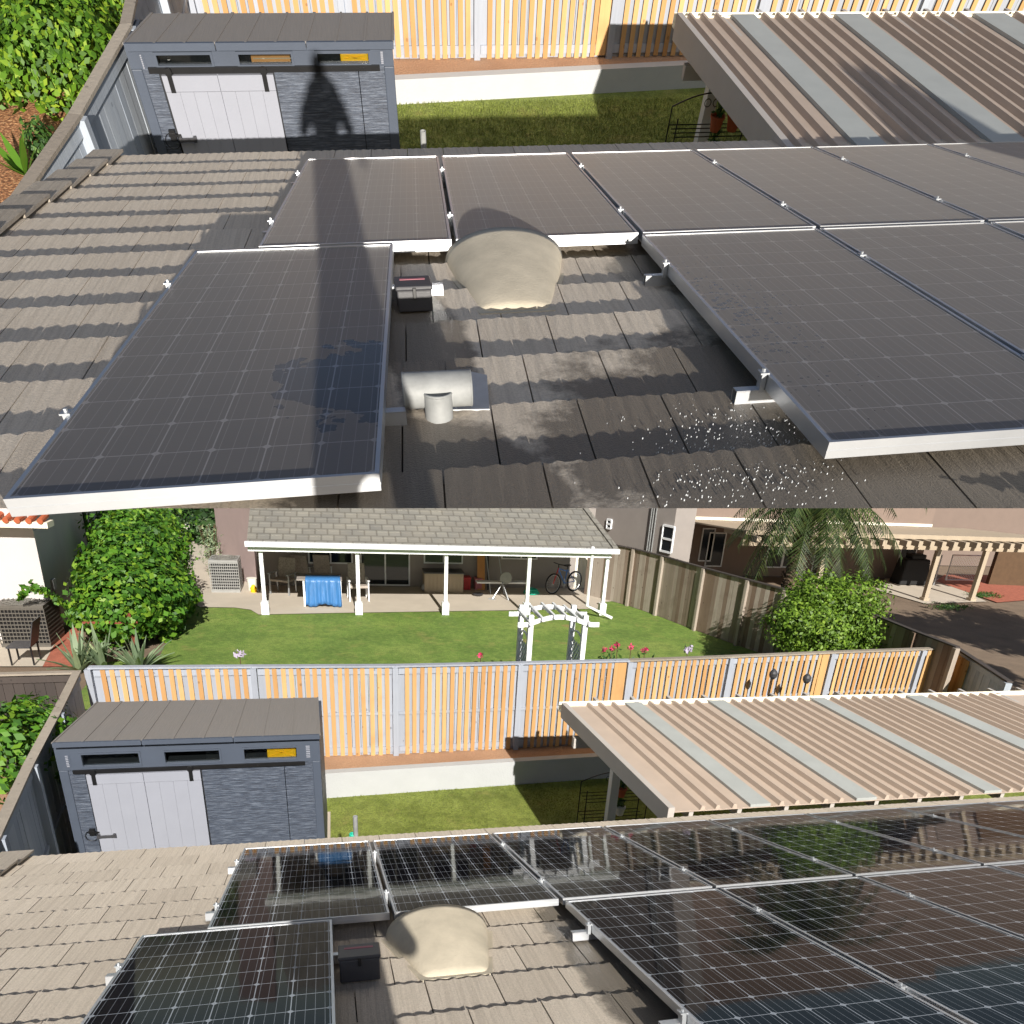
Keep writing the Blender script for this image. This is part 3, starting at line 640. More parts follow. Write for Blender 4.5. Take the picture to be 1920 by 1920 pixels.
# ================================================================ THE LATER VIEW (lower picture)
def plane_hit(s, x, y, p, n):
    d = s.ray(x, y); p = Vector(p); n = Vector(n); return s.c + d * ((p - s.c).dot(n) / d.dot(n))
def sheet(name, pts, z, mat, kind='structure', th=0):
    q = MB(); P = [(p[0], p[1], z) for p in pts]
    q.add(P, [tuple(range(len(P)))]); o = q.build(name, mat); bm = bmesh.new(); bm.from_mesh(o.data)
    for f in bm.faces:
        if f.normal.z < 0: f.normal_flip()
    bm.to_mesh(o.data); bm.free(); o['kind'] = kind; return o
def build_B():
    s = SB; CUR[0] = colB; V = 'in the lower view'; k = -.024; L = 1.985; W = .99; G = -3.3; N = -2.85
    # ---- ground
    sheet('own_lawn', [(-5.3, 2.0), (13, 2.0), (13, 8.6), (-5.3, 7.95)], G, M['turf'])
    wl = lambda X: 7.78 + .085 * (X + 1.6)
    q = MB(); q.hexa([(-5.2, wl(-5.2) + .15, G), (11, wl(11) + .15 - .6, G), (11, 8.75, G), (-5.2, 8.5, G), (-5.2, wl(-5.2) + .15, N - .03), (11, wl(11) - .45, N - .03), (11, 8.75, N - .03), (-5.2, 8.5, N - .03)]); struct(q.build('soil_bed', M['soil']))
    q = MB(); q.hexa([(-5.2, wl(-5.2), G), (11, wl(11) - .6, G), (11, wl(11) - .45, G), (-5.2, wl(-5.2) + .148, G), (-5.2, wl(-5.2), N), (11, wl(11) - .6, N), (11, wl(11) - .45, N), (-5.2, wl(-5.2) + .148, N)])
    tag(q.build('retaining_wall', M['retaining']), 'low white block retaining wall with bare soil behind it, in the lower view', 'wall')
    sheet('dry_ground', [(-70, 8.52), (90, 8.9), (90, 120), (-70, 120)], N - .03, M['dry_soil'])
    sheet('left_yard_ground', [(-30, 1.5), (-5.0, 1.5), (-5.3, 8.45), (-30, 8.4)], N - .1, M['soil'])
    sheet('right_yard_ground', [(11.3, 1.5), (40, 1.5), (40, 8.8), (11.3, 8.8)], N - .1, M['dry_soil'])
    lp = [s.Z(x, y, N) for x, y in ((300, 1228), (345, 1130), (372, 1138), (440, 1139), (470, 1143), (485, 1152), (640, 1149), (960, 1144), (1130, 1141), (1123, 1128), (1190, 1124), (1260, 1150), (1330, 1172), (1430, 1215))]
    lp = [(-6.2, 8.55), (-6.3, 13.6)] + [(p.x, p.y) for p in lp] + [(9.6, 12), (10.2, 8.7)]
    sheet('back_lawn', lp, N - .012, M['lawn'])
    pp = [s.Z(x, y, N) for x, y in ((330, 1045), (372, 1138), (440, 1139), (470, 1143), (485, 1152), (640, 1149), (960, 1144), (1130, 1141), (1118, 1131), (1185, 1122), (1150, 1075))]
    sheet('patio_slab', [(p.x, p.y) for p in pp] + [(9.5, 30), (-7, 32)], N, M['patio'])
    rp = [s.Z(x, y, N) for x, y in ((1640, 1105), (1735, 1132), (1850, 1128), (1760, 1085), (1660, 1085))]
    sheet('side_patio', [(p.x, p.y) for p in rp], N + .004, M['patio'])
    rb = [s.Z(x, y, N) for x, y in ((1755, 1090), (1870, 1130), (1990, 1120), (1990, 1080), (1770, 1078))]
    sheet('red_gravel', [(p.x, p.y) for p in rb], N + .008, M['redbark'])
    rb = [s.Z(x, y, N) for x, y in ((80, 1250), (95, 1215), (150, 1165), (160, 1250))]
    sheet('bark_strip', [(p.x, p.y) for p in rb], N + .004, M['redbark'])
    pd = [s.Z(x, y, N) for x, y in ((-20, 1250), (80, 1250), (107, 1200), (-20, 1190))]
    sheet('side_path', [(p.x, p.y) for p in pd], N + .008, M['patio'])
    blades(lambda: (random.uniform(-1.6, 5.5), random.uniform(4.5, 7.95)), 26000, G, .03, .006, 'lawn_grass', M['turf'])
    # ---- roof, panels
    tile_roof(s, -3.85, 6.6, -5.4, 2.66, .345, .33, .02, 'dry brown-grey ribbed tile roof under clean black panels in the lower view', [(.08, -.7, .26, 1.5), (-1.9, .6, .2, .5)], k)
    clean = glass_cells('clean_solar_cells', W, L, k, False)
    src = make_panel(s, W, L, k, clean)
    for i in range(8): put_panel(s, src, -2.005 + 1.0165 * i + k * .012, .012, 0, f'clean black solar panel, {ORD[i]} from the left, far row, lower view', 'clean black solar panels, lower view')
    put_panel(s, src, -2.33 - k * 2.01, -2.005, 0, 'lone clean black solar panel left of the beige vent, bottom left', 'clean black solar panels, lower view')
    for i in range(4): put_panel(s, src, .028 + 1.0165 * i - k * 2.02, -2.025, 0, f'clean black solar panel, {ORD[i]} from the left, near row, lower view', 'clean black solar panels, lower view')
    g = 'mounting rails under the clean panels'
    for v, n_ in ((-.45, 'upper'), (-1.57, 'lower')):
        rail(s, -2.4, -1.13 if v > -1 else -1.27, v, -.068, k, f'{n_} aluminium rail under the lone clean black panel', g); rail(s, -.07, 4.1, v, -.068, k, f'{n_} aluminium rail under the near row of clean black panels', g)
    for v, n_ in ((.45, 'nearer'), (1.56, 'farther')): rail(s, -2.08, 6.2, v, -.068, k, f'{n_} aluminium rail under the far row of clean black panels', g)
    roof_vent(s, -.735, -.72, .155, -.76, -.14, .29, .19, -.12, 'beige cement roof vent hood among dry tiles beside clean black panels')
    junction_box(s, -1.2, -.62, -.1, .19, .17, .11, 'dark junction box with lid beside the lone clean panel in the lower view')
    p = s.Z(667, 1573, -1.0); p.y = 2.75; p = s.Y(667, 1573, 2.75); a = s.Y(666, 1531, 2.75)
    q = MB(); q.tube([p - Vector((0, 0, 1.2)), a], .022, 12, cap=False); q.tube([a + Vector((0, 0, -.05)), a], .017, 12); q.ring(a, .0195, .004, (0, 0, 1)); tag(q.build('plastic_pipe', M['pvc']), 'white plastic pipe standing behind the eave above clean panels', 'pipe')
    q = MB(); b = s.Y(662, 1568, 2.78); q.ring(b, .03, .01, (0, 0, 1)); q.ring(b + Vector((0, 0, .02)), .028, .01, (.2, 0, 1)); tag(q.build('hose_coil', M['teal']), 'teal hose loop at the foot of the white pipe', 'hose')
    # ---- shed
    f = dict(tl=(100, 1405), tr=(598, 1385), bl=(122, 1500), br=(604, 1480), track=(138, 1447, 572, 1427),
             wins=[(152, 1416, 263, 1433), (308, 1410, 413, 1427), (457, 1403, 557, 1420)], seams=[(538, 1500)], door=[(163, 1450), (376, 1442)], mid=(275, 1480),
             handle=(188, 218, 1563), hang=[(178, 1455), (359, 1447)], lock=(174, 1558), vents=[(118, 1416, 135, 1438), (570, 1397, 585, 1420)],
             roofl=(97, 1393), roofr=(600, 1378), roofbl=(180, 1319), roofbr=(596, 1311), rs=[(270, 1393), (440, 1388)], ylab='bright yellow plastic case behind the right shed window in the lower view')
    shed(s, f, 5.3, 7.0, -1.31, 'slate grey plastic shed with a fully sunlit pale barn door, lower view', (499, 1405, 555, 1420))
    q = MB(); q.hexa([(-4.6, 5.2, G), (-1.5, 5.2, G), (-1.5, 7.1, G), (-4.6, 7.1, G), (-4.6, 5.2, G + .05), (-1.5, 5.2, G + .05), (-1.5, 7.1, G + .05), (-4.6, 7.1, G + .05)]); struct(q.build('shed_slab', M['patio']))
    # ---- fences
    tops = [(165, 1248), (475, 1246), (740, 1245), (975, 1240), (1180, 1235), (1370, 1228), (1560, 1220), (1730, 1214), (1795, 1212)]
    P = [s.Z(x, y, -1.25) for x, y in tops]; cnt = [16, 16, 15, 15, 15, 15, 16, 12]
    pos = ['leftmost bay behind the shed', 'second bay from the left, behind the shed corner', 'third bay from the left, right of the shed', 'fourth bay from left, in front of the white arbor', 'fifth bay from the left, above the patio cover corner', 'sixth bay from the left, behind two black lanterns', 'seventh bay from the left, below the round bush', 'last bay at the right corner']
    for i in range(8): fence_bay('fence_panel', P[i], P[i + 1], N - .03, -1.25, cnt[i], 'white and orange fence, ' + pos[i] + ', lower view', 'bays of the white and orange back fence', wide=(i in (3, 5)), cap='grey_wood' if i > 3 else 'fence_white')
    e = P[-1]; e2 = s.Z(1895, 1276, -1.25)
    fence_bay('side_fence', e2, e, N - .1, -1.25, 0, 'grey board side fence with thin cap at the right end of the orange fence', 'side fences', face=1, boards='fence_blue', cap='dark_wood')
    q = MB()
    for i in range(7): a = e + (e2 - e) * (i * .045 + .03); q.beam((a.x - .04, a.y, N), (a.x - .04, a.y, -1.36), .085, .016, (1, 0, 0))
    c = thing('cedar_offcuts', 'stack of orange cedar boards leaning in the right fence corner', 'boards', (e.x, e.y - .2, N)); q.build('boards', M['batten'], c)
    lf = [(-5.11, 8.3), (-4.9, 6.6), (-4.72, 5.0), (-4.5, 3.4), (-4.32, 1.9)]
    for i in range(4):
        fence_bay('side_fence', lf[i + 1], lf[i], G, -1.25, 0, ['weathered side fence bay meeting the left end of the back fence', 'weathered side fence bay beside the shed roof', 'weathered side fence bay left of the shed door', 'weathered side fence bay nearest the roof, left edge'][i] + ', lower view', 'side fences', boards='fence_blue', cap='grey_wood')
    fence_bay('dark_fence', (-8.6, 8.25), (-5.2, 8.4), N - .1, -1.3, 0, 'dark neighbour fence left of the orange batten fence', 'side fences', boards='dark_wood', cap='grey_wood')
    # ---- own patio cover
    zf = -1.02; gx = lambda x: s.Z(x, 1320, zf).x
    patio_cover(s, zf, -.98, 5.72, 2.62, 1.74, .085, [(gx(1170), gx(1200)), (gx(1330), gx(1361)), (gx(1530), gx(1557)), (gx(1720), gx(1753))],
                [gx(x) for x in (1100, 1122, 1147, 1217, 1240, 1263, 1283, 1307, 1377, 1398, 1420, 1441, 1463, 1485, 1508, 1572, 1592, 1614, 1635, 1655, 1676, 1697, 1768, 1788, 1808, 1830, 1850, 1870, 1890)], 9.6,
                'tan ribbed aluminium patio cover with pale flat strips and no shadow on it, lower view')
    for x, y in ((1150, 1480),):
        p = s.Y(x, y, 5.2); r = thing('cover_post', 'white square post under the patio cover corner, lower view', 'post', (p.x, 5.2, G)); q = MB(); q.box(p.x - .06, p.x + .06, 5.14, 5.26, G + .2, -1.42); q.build('shaft', M['white'], r); q = MB(); q.box(p.x - .085, p.x + .085, 5.115, 5.285, G, G + .199); q.build('foot', M['white'], r)
    p = s.Z(1158, 1548, G); p = Vector((2.62, 5.5, G)); w = .95
    pot_shelf(s, p, w, 'black wire plant stand in the shade of the patio cover, lower view', 1.05)
    for dx, dy, kk, m_, lab in ((.1, .12, .82, 'terracotta', 'terracotta pot on the top tier of the wire stand, lower view'), (-.1, .15, .18, 'white', 'white pot on the bottom tier of the wire stand, lower view'), (.12, .13, .52, 'bucket', 'pale pot on the middle tier of the wire stand, lower view')):
        pot((p.x + dx, p.y + dy, G + 1.05 * kk + .008), .075, .14, M[m_], lab, True)
    for x, y, lab in ((1450, 1265, 'left'), (1513, 1273, 'right')):
        t = s.Y(x, y, 8.0); r = thing('garden_lantern', f'{lab} black bell-shaped lantern on a thin stake before the orange fence', 'lantern', (t.x, t.y, N), 'lanterns before the fence'); q = MB(); q.tube([(t.x, t.y, N - .03), (t.x, t.y, t.z - .06)], .012, 6); q.build('stake', M['black'], r)
        q = MB(); q.lathe((t.x, t.y, t.z - .08), [(.001, 0), (.035, .0), (.07, .05), (.075, .11), (.05, .15), (.03, .17), (.001, .2)], 14); q.build('shade', M['plastic_dark'], r)
    # ---- neighbour house behind the lawn
    Yw = 21.3
    H = thing('neighbour_house', 'single storey mauve house with long grey shingled patio roof behind the lawn', 'house', (2, Yw, N))
    q = MB(); q.box(-3.67, 7.2, Yw, Yw + .2, N, -.1); q.box(7.0, 7.2, Yw + .2, 30, N, -.1); q.build('wall', M['stucco_grey'], H)
    q = MB(); q.prism([(-3.67, 20.7, N), (-3.67, Yw - .001, N), (-5.2, 26.3, N), (-5.2, 24.3, N)], (0, 0, 4.8)); q.build('side_wall', M['stucco_pink'], H)
    zr = -.88; sl = .32; ye = 17.55; xr = s.Y(1157, 1018, ye).x; xl = s.Y(462, 1008, ye).x
    pl = lambda x, y: plane_hit(s, x, y, (0, ye, zr), (0, -sl, 1))
    rt = pl(1112, 972); 
    def rz(y): return zr + sl * (y - ye)
    yb = 27; xrb = xr + (rt.x - xr) / (rt.y - ye) * (yb - ye)
    q = MB(); q.hexa([(xl, ye, zr - .06), (xr, ye, zr - .06), (xrb, yb, rz(yb) - .06), (xl - .2, yb, rz(yb) - .06), (xl, ye, zr), (xr, ye, zr), (xrb, yb, rz(yb)), (xl - .2, yb, rz(yb))])
    rf = q.build('roof', M['shingle'], H)
    q = MB(); n = 26
    for i in range(1, 12): y = ye + .33 * i; t = (y - ye) / (yb - ye); q.beam((xl, y, rz(y) + .004), (xr + (xrb - xr) * t, y, rz(y) + .004), .02, .02)
    q.beam((xr - .03, ye, zr + .03), (xrb - .03, yb, rz(yb) + .03), .16, .05); q.build('roof_courses', M['shingle'], rf)
    q = MB(); q.box(xl - .05, xr + .08, ye - .11, ye - .001, zr - .12, zr + .01); q.build('gutter', M['white'], H)
    q = MB(); q.box(xl, xr - .1, ye + .05, ye + .17, zr - .26, zr - .09); q.build('beam', M['white'], H)
    q = MB(); q.box(xl, xr - .2, ye + .17, Yw, zr - .085, zr - .065); q.build('soffit', M['stucco_grey'], H)
    def W_(x0, y0, x1, y1, mull, lab='window', Y=Yw, par=H, dz=None):
        a, b = s.Y(x0, y1, Y), s.Y(x1, y1, Y); c = s.Y((x0 + x1) / 2, y0, Y).z; z0 = (a.z + b.z) / 2; t = .045; q = MB()
        q.box(a.x - t, b.x + t, Y - .04, Y - .002, c, c + t); q.box(a.x - t, b.x + t, Y - .04, Y - .002, z0 - t, z0); q.box(a.x - t, a.x, Y - .04, Y - .002, z0, c); q.box(b.x, b.x + t, Y - .04, Y - .002, z0, c)
        for m_ in mull: x = a.x + (b.x - a.x) * m_; q.box(x - t / 2, x + t / 2, Y - .035, Y - .022, z0, c)
        o = q.build(lab, M['white'], par); q = MB(); q.box(a.x, b.x, Y - .02, Y - .01, z0, c); q.build('pane', M['dark_glass'], o)
    W_(581, 1012, 659, 1054, [.5]); W_(679, 1012, 766, 1095, [.5], 'sliding_door'); W_(797, 1012, 865, 1054, [.5]); W_(942, 1012, 1005, 1046, [.55])
    for i, (x, y) in enumerate(((500, 1146), (672, 1142), (827, 1137), (970, 1134), (1100, 1130))):
        b = s.Z(x, y, N); r = thing('patio_post', f'{ORD[i]} white post from the left under the neighbour patio roof', 'post', (b.x, 17.75, N), 'white posts of the neighbour patio'); X = b.x
        q = MB(); q.box(X - .05, X + .05, 17.7, 17.8, N + .35, zr - .262); q.build('shaft', M['white'], r); q = MB(); q.box(X - .1, X + .1, 17.65, 17.85, N, N + .349); q.build('plinth', M['white'], r)
    a = s.Y(1110, 1045, 17.6); b = s.Z(1113, 1128, N); c = s.Z(1122, 1141, N)
    q = MB(); q.tube([s.Y(1112, 1026, 17.5), a, (a.x, 17.6, N + .3), (c.x, 17.2, N + .03)], .05, 8); q.build('downspout', M['white'], H)
    # things under the patio
    def at(x, y): return s.Z(x, y, N)
    # condenser
    def condenser(c, w, h, mat, lab):
        r = thing('air_conditioner', lab, 'air conditioner', c); x, y, z = c; q = MB()
        q.box(x - w / 2 + .03, x + w / 2 - .03, y + .03, y + w - .03, z + .06, z + h - .05); q.build('coil', M['black'], r)
        q = MB(); q.box(x - w / 2, x + w / 2, y, y + w, z, z + .07); q.box(x - w / 2, x + w / 2, y, y + w, z + h - .07, z + h)
        for i in range(15): t = i / 14; X = x - w / 2 + w * t; q.box(X - .007, X + .007, y - .004, y + .01, z + .07, z + h - .07); Yy = y + w * t; q.box(x + w / 2 - .01, x + w / 2 + .004, Yy - .007, Yy + .007, z + .07, z + h - .07)
        for i in range(1, 11): Z_ = z + h * i / 11; q.box(x - w / 2 - .004, x + w / 2 + .006, y - .008, y + .004, Z_ - .012, Z_ + .012); q.box(x + w / 2 - .004, x + w / 2 + .008, y, y + w, Z_ - .012, Z_ + .012)
        q.build('cabinet', mat, r)
        q = MB()
        for k_ in range(1, 6): q.ring((x, y + w / 2, z + h + .015 + .02 * (1 - k_ / 5)), w * .46 * k_ / 5, .008, (0, 0, 1), 22, 5)
        for k_ in range(10): a_ = k_ * .628; q.beam((x, y + w / 2, z + h + .04), (x + w * .46 * math.cos(a_), y + w / 2 + w * .46 * math.sin(a_), z + h + .012), .012, .008)
        q.build('fan_guard', M['fan'], r); return r
    c = at(424, 1111); condenser((c.x, c.y, N), .82, .95, M['ac'], 'pale grey air conditioner beside the mauve house wall')
    c = at(55, 1214); condenser((c.x - .05, c.y, N), 1.0, .95, M['ac_dark'], 'dark air conditioner with round fan beside the white house at the left edge')
    # bucket, jug
    c = at(473, 1108); r = thing('bucket', 'white bucket beside the mauve wall corner', 'bucket', c); q = MB(); q.lathe(c + Vector((0, .15, 0)), [(.001, 0), (.12, 0), (.15, .34), (.16, .34), (.16, .36), (.001, .36)], 16); q.build('tub', M['bucket'], r)
    c = at(476, 1110); r = thing('jug', 'yellow jug in front of the white bucket', 'jug', c); q = MB(); q.lathe(c, [(.001, 0), (.09, 0), (.1, .12), (.05, .2), (.03, .22), (.001, .22)], 12); q.build('bottle', M['yellow'], r)
    # table with blue tarp
    a, b = at(575, 1138), at(640, 1136); r = thing('patio_table', 'round-edged outdoor table under a blue tarpaulin', 'table', ((a.x + b.x) / 2, a.y, N)); x0, x1, y0 = a.x, b.x, a.y
    q = MB(); q.box(x0 - .25, x1 + .05, y0 + .1, y0 + 1.0, N + .72, N + .76); q.build('table_top', M['stucco_grey'], r, bevel=.02)
    for X in (x0 - .05, x1): 
        for Y in (y0 + .12, y0 + .9): q = MB(); q.beam((X, Y - .03, N), (X, Y, N + .72), .05, .05); q.build('leg', M['white'], r)
    q = MB(); nx = 26; nz = 8; vs = []
    for j in range(nz + 1):
        t = j / nz
        for i in range(nx + 1):
            u = i / nx; w_ = 1 + .04 * t; X = (x0 + x1) / 2 + (u - .5) * (x1 - x0) * w_; Y = y0 + .08 - .13 * t + .035 * math.sin(u * 38) * t + .02 * math.sin(u * 17 + 1); Z_ = N + .78 - (.72 + .04 * math.sin(u * 9)) * t
            vs.append((X, Y, Z_))
    top = []
    for i in range(nx + 1): u = i / nx; top.append(((x0 + x1) / 2 + (u - .5) * (x1 - x0), y0 + .6, N + .79))
    fs = [(j * (nx + 1) + i, j * (nx + 1) + i + 1, (j + 1) * (nx + 1) + i + 1, (j + 1) * (nx + 1) + i) for j in range(nz) for i in range(nx)]
    o_ = len(vs); fs += [(i, i + 1, o_ + i + 1, o_ + i) for i in range(nx)]
    q.add(vs + top, fs); tp = q.build('tarpaulin', M['blue'], None, smooth=True); sm = tp.modifiers.new('thick', 'SOLIDIFY'); sm.thickness = .006; tag(tp, 'blue tarpaulin draped over the neighbour patio table', 'tarpaulin')
    def garden_chair(px, py, rot, lab, frame='white', w=.56):
        c = at(px, py); r = thing('garden_chair', lab, 'chair', c, 'chairs on the neighbour patio'); r.rotation_euler.z = 0
        T = Matrix.Translation(c) @ Matrix.Rotation(rot, 4, 'Z')
        def bm_(mb, p, q_, a, b): mb.beam(T @ Vector(p), T @ Vector(q_), a, b)
        q = MB(); bm_(q, (0, -.25, .42), (0, .25, .4), w, .07); q.build('seat', M['cushion'], r, bevel=.02)
        q = MB(); bm_(q, (0, .26, .42), (0, .42, 1.0), w * .9, .08); q.build('backrest', M['cushion'], r, bevel=.02)
        for sx in (-1, 1):
            for sy in (-1, 1): q = MB(); bm_(q, (sx * w / 2, sy * .25, 0), (sx * w / 2, sy * .22, .6), .04, .04); q.build('leg', M[frame], r)
            q = MB(); bm_(q, (sx * w / 2, -.3, .61), (sx * w / 2, .3, .61), .06, .03); q.build('armrest', M[frame], r)
    garden_chair(672, 1124, .1, 'white framed cushioned chair at the foot of the second patio post'); garden_chair(532, 1112, -.4, 'wire folding chair with cushion left of the blue tarpaulin', 'steel', .6); garden_chair(608, 1095, 3.0, 'high backed patterned chair behind the blue tarpaulin', 'white'); garden_chair(572, 1096, 2.8, 'low chair with pillow between the first post and the tarpaulin', 'steel')
    # storage bench, bins, boards, cabinet, grill
    def crate(px0, px1, py, Y0, h, mat, name, lab, cat, d=.5, lid=None):
        a, b = s.Z(px0, py, N), s.Z(px1, py, N); r = thing(name, lab, cat, ((a.x + b.x) / 2, a.y, N)); q = MB(); n = max(3, int((b.x - a.x) / .12))
        q.box(a.x, b.x, a.y, a.y + d, N, N + h)
        for i in range(n): x = a.x + (b.x - a.x) * (i + .5) / n; q.box(x - .03, x + .03, a.y - .012, a.y - .001, N + .04, N + h - .03)
        q.build('body', M[mat], r, bevel=.006); q = MB(); q.box(a.x - .02, b.x + .02, a.y - .02, a.y + d + .02, N + h + .001, N + h + .05); q.build('lid', M[lid or mat], r, bevel=.01); return a, b
    crate(796, 868, 1111, 0, .6, 'beige', 'storage_bench', 'taupe slatted storage bench under the middle patio window', 'storage bench', .6, 'plastic_dark')
    crate(869, 882, 1106, 0, .36, 'red', 'storage_bin', 'small red bin right of the storage bench', 'bin', .3); crate(891, 903, 1106, 0, .32, 'purple', 'storage_bin', 'pinkish bin right of the small red bin', 'bin', .3)
    crate(1075, 1106, 1103, 0, 1.45, 'cream', 'storage_cabinet', 'tall cream plastic cabinet at the right end of the patio', 'cabinet', .7)
    a = s.Y(894, 1084, Yw - .2); b = s.Y(910, 1034, Yw - .2); r = thing('plywood_sheet', 'tall ochre board leaning on the patio back wall', 'board', (a.x, Yw - .2, N)); q = MB(); q.hexa([(a.x, Yw - .4, N), (b.x, Yw - .4, N), (b.x, Yw - .37, N), (a.x, Yw - .37, N), (a.x, Yw - .1, b.z), (b.x, Yw - .1, b.z), (b.x, Yw - .07, b.z), (a.x, Yw - .07, b.z)]); q.build('board', M['cardboard'], r); q = MB(); q.beam((b.x + .1, Yw - .4, N), (b.x + .1, Yw - .1, b.z + .1), .05, .05); q.build('brace', M['black'], r)
    # barbecue
    c = at(1048, 1100); r = thing('barbecue', 'black lidded barbecue between patio post and cream cabinet', 'barbecue', c); x, y = c.x, c.y
    q = MB(); q.box(x - .35, x + .35, y, y + .45, N + .12, N + .75); q.build('cart', M['black'], r, bevel=.01); q = MB(); q.box(x - .33, x + .33, y - .03, y, N + .62, N + .74); q.build('control_panel', M['steel'], r)
    q = MB()
    for i in range(4): q.tube([(x - .24 + .16 * i, y - .06, N + .68), (x - .24 + .16 * i, y - .031, N + .68)], .025, 10)
    q.build('knob', M['black'], r); q = MB(); pts = [(x, y + .22 - .24 * math.cos(a_), N + .77 + .24 * math.sin(a_)) for a_ in [math.pi * i / 8 for i in range(9)]]
    q.prism([(x - .35, p_[1], p_[2]) for p_ in pts], (.7, 0, 0)); q.build('hood', M['plastic_dark'], r)
    for sx in (-1, 1): q = MB(); q.box(x + sx * .36, x + sx * .62, y + .03, y + .42, N + .74, N + .78); q.build('side_shelf', M['black'], r)
    # bicycle
    c = at(1030, 1114); d = at(1072, 1106); r = thing('bicycle', 'red and blue mountain bicycle parked before the barbecue', 'bicycle', ((c.x + d.x) / 2, c.y, N)); A = Vector((c.x + .1, c.y, N + .34)); B_ = Vector((d.x, d.y - .2, N + .34)); ax = (B_ - A).normalized().cross(Vector((0, 0, 1)))
    for P_ in (A, B_):
        q = MB(); q.ring(P_, .32, .028, ax, 28, 6); w_ = q.build('wheel', M['rubber'], r); q = MB(); q.ring(P_, .29, .012, ax, 24, 5)
        for i in range(10): t = i * .314; v_ = (B_ - A).normalized() * math.cos(t) + Vector((0, 0, math.sin(t))); q.beam(P_ - v_ * .29, P_ + v_ * .29, .004, .004)
        q.build('rim', M['steel'], w_)
    D = (B_ - A); up = Vector((0, 0, 1)); bb = A + D * .52 + up * -.03; st = A + D * .62 + up * .42; hd = A + D * .2 + up * .46
    q = MB(); q.tube([hd, bb], .022, 8); q.tube([hd + up * .02, st - up * .06], .02, 8); q.tube([bb, st], .02, 8); q.tube([bb, B_], .014, 6); q.tube([st, B_], .012, 6); q.build('bike_frame', M['bluebike'], r)
    q = MB(); q.tube([A, hd + up * .04], .018, 8); q.build('fork', M['red'], r); q = MB(); h = hd + up * .16; q.tube([hd, h], .016, 8); q.tube([h - ax * .3 + D.normalized() * .06, h, h + ax * .3 + D.normalized() * .06], .014, 8); q.build('handlebar', M['black'], r)
    q = MB(); q.tube([st - up * .02, st + up * .12], .014, 8); q.beam(st + up * .13 - D.normalized() * .12, st + up * .14 + D.normalized() * .1, .11, .04); q.build('saddle', M['black'], r); q = MB(); q.ring(bb, .09, .01, ax, 16, 5); q.tube([bb + up * .16, bb - up * .16], .012, 6); q.build('crank', M['steel'], r)
    # exercise bench / machine
    c = at(945, 1124); r = thing('exercise_machine', 'silver exercise bench with round weight and tall bars left of the fourth post', 'exercise machine', c); x, y = c.x, c.y
    q = MB(); q.tube([(x - .4, y - .05, N), (x - .05, y + .1, N + .5), (x + .12, y - .1, N)], .025, 7); q.tube([(x - .5, y, N + .02), (x - .3, y - .1, N + .02)], .025, 7); q.tube([(x - .05, y + .1, N + .5), (x + .7, y + .5, N + .45)], .025, 7); q.build('stand', M['steel'], r)
    q = MB(); q.beam((x - .8, y + .6, N + .42), (x + .9, y + .6, N + .42), .28, .05, up); q.build('pad', M['white'], r); q = MB(); q.tube([(x + .05, y + .1, N + .65), (x + .05, y + .16, N + .65)], .19, 20); q.build('weight_plate', M['ac'], r)
    q = MB(); q.tube([(x - .3, y + .7, N), (x - .45, y + 1.2, N + 1.5)], .018, 6); q.tube([(x + .15, y + .7, N), (x - .05, y + 1.2, N + 1.45)], .018, 6); q.build('bar', M['steel'], r)
    c = at(996, 1113); q = MB()
    for i in range(5): q.ring(c + Vector((0, 0, .03 + .03 * i)), .26 - .02 * i, .018, (random.uniform(-.1, .1), random.uniform(-.1, .1), 1), 20, 5)
    tag(q.build('hose_coil', M['teal']), 'coiled teal hose on the patio floor beside the bicycle', 'hose')
    c = at(896, 1117); q = MB(); q.lathe(c, [(.001, .02), (.1, .02), (.17, .07), (.18, .07), (.11, 0), (.001, 0)], 18); tag(q.build('dish', M['plastic_dark']), 'dark round dish on the sunny patio edge', 'dish')
    c = at(797, 1109); q = MB(); q.lathe(c, [(.001, 0)] + [(.13 * math.sin(math.pi * i / 8), .13 - .13 * math.cos(math.pi * i / 8)) for i in range(1, 8)] + [(.001, .26)], 16); tag(q.build('ball', M['pvc'], smooth=True), 'pale ball left of the storage bench', 'ball')
    # ---- arbor
    zt = -.8; p = s.Z(995, 1170, zt); Yf = p.y; Ybk = Yf + .75; xr_ = s.Y(1097, 1168, Yf).x; xl_ = p.x; Ar = thing('garden_arbor', 'white arched garden arbor with lattice sides on the lawn', 'arbor', ((xl_ + xr_) / 2, Yf, N))
    for Y in (Yf, Ybk):
        for X in (xl_, xr_): q = MB(); q.box(X - .045, X + .045, Y - .045, Y + .045, N, zt + .16); q.build('post', M['white'], Ar)
        q = MB(); n = 16; vs = []
        for i in range(n + 1):
            t = i / n; X = xl_ - .25 + (xr_ - xl_ + .5) * t; z_ = zt - .04 + (.14 * math.sin(math.pi * min(max((t - .12) / .76, 0), 1)))
            vs.append((X, z_))
        for i in range(n): a_, b_ = vs[i], vs[i + 1]; q.hexa([(a_[0], Y - .07, a_[1]), (b_[0], Y - .07, b_[1]), (b_[0], Y - .046, b_[1]), (a_[0], Y - .046, a_[1]), (a_[0], Y - .07, a_[1] + .085), (b_[0], Y - .07, b_[1] + .085), (b_[0], Y - .046, b_[1] + .085), (a_[0], Y - .046, a_[1] + .085)])
        q.build('arched_beam', M['white'], Ar)
    for i in range(6):
        t = .14 + .72 * i / 5; X = xl_ - .25 + (xr_ - xl_ + .5) * t; z_ = zt - .02 + .14 * math.sin(math.pi * (t - .12) / .76); q = MB(); q.box(X - .02, X + .02, Yf - .15, Ybk + .08, z_ + .02, z_ + .08); q.build('slat', M['white'], Ar)
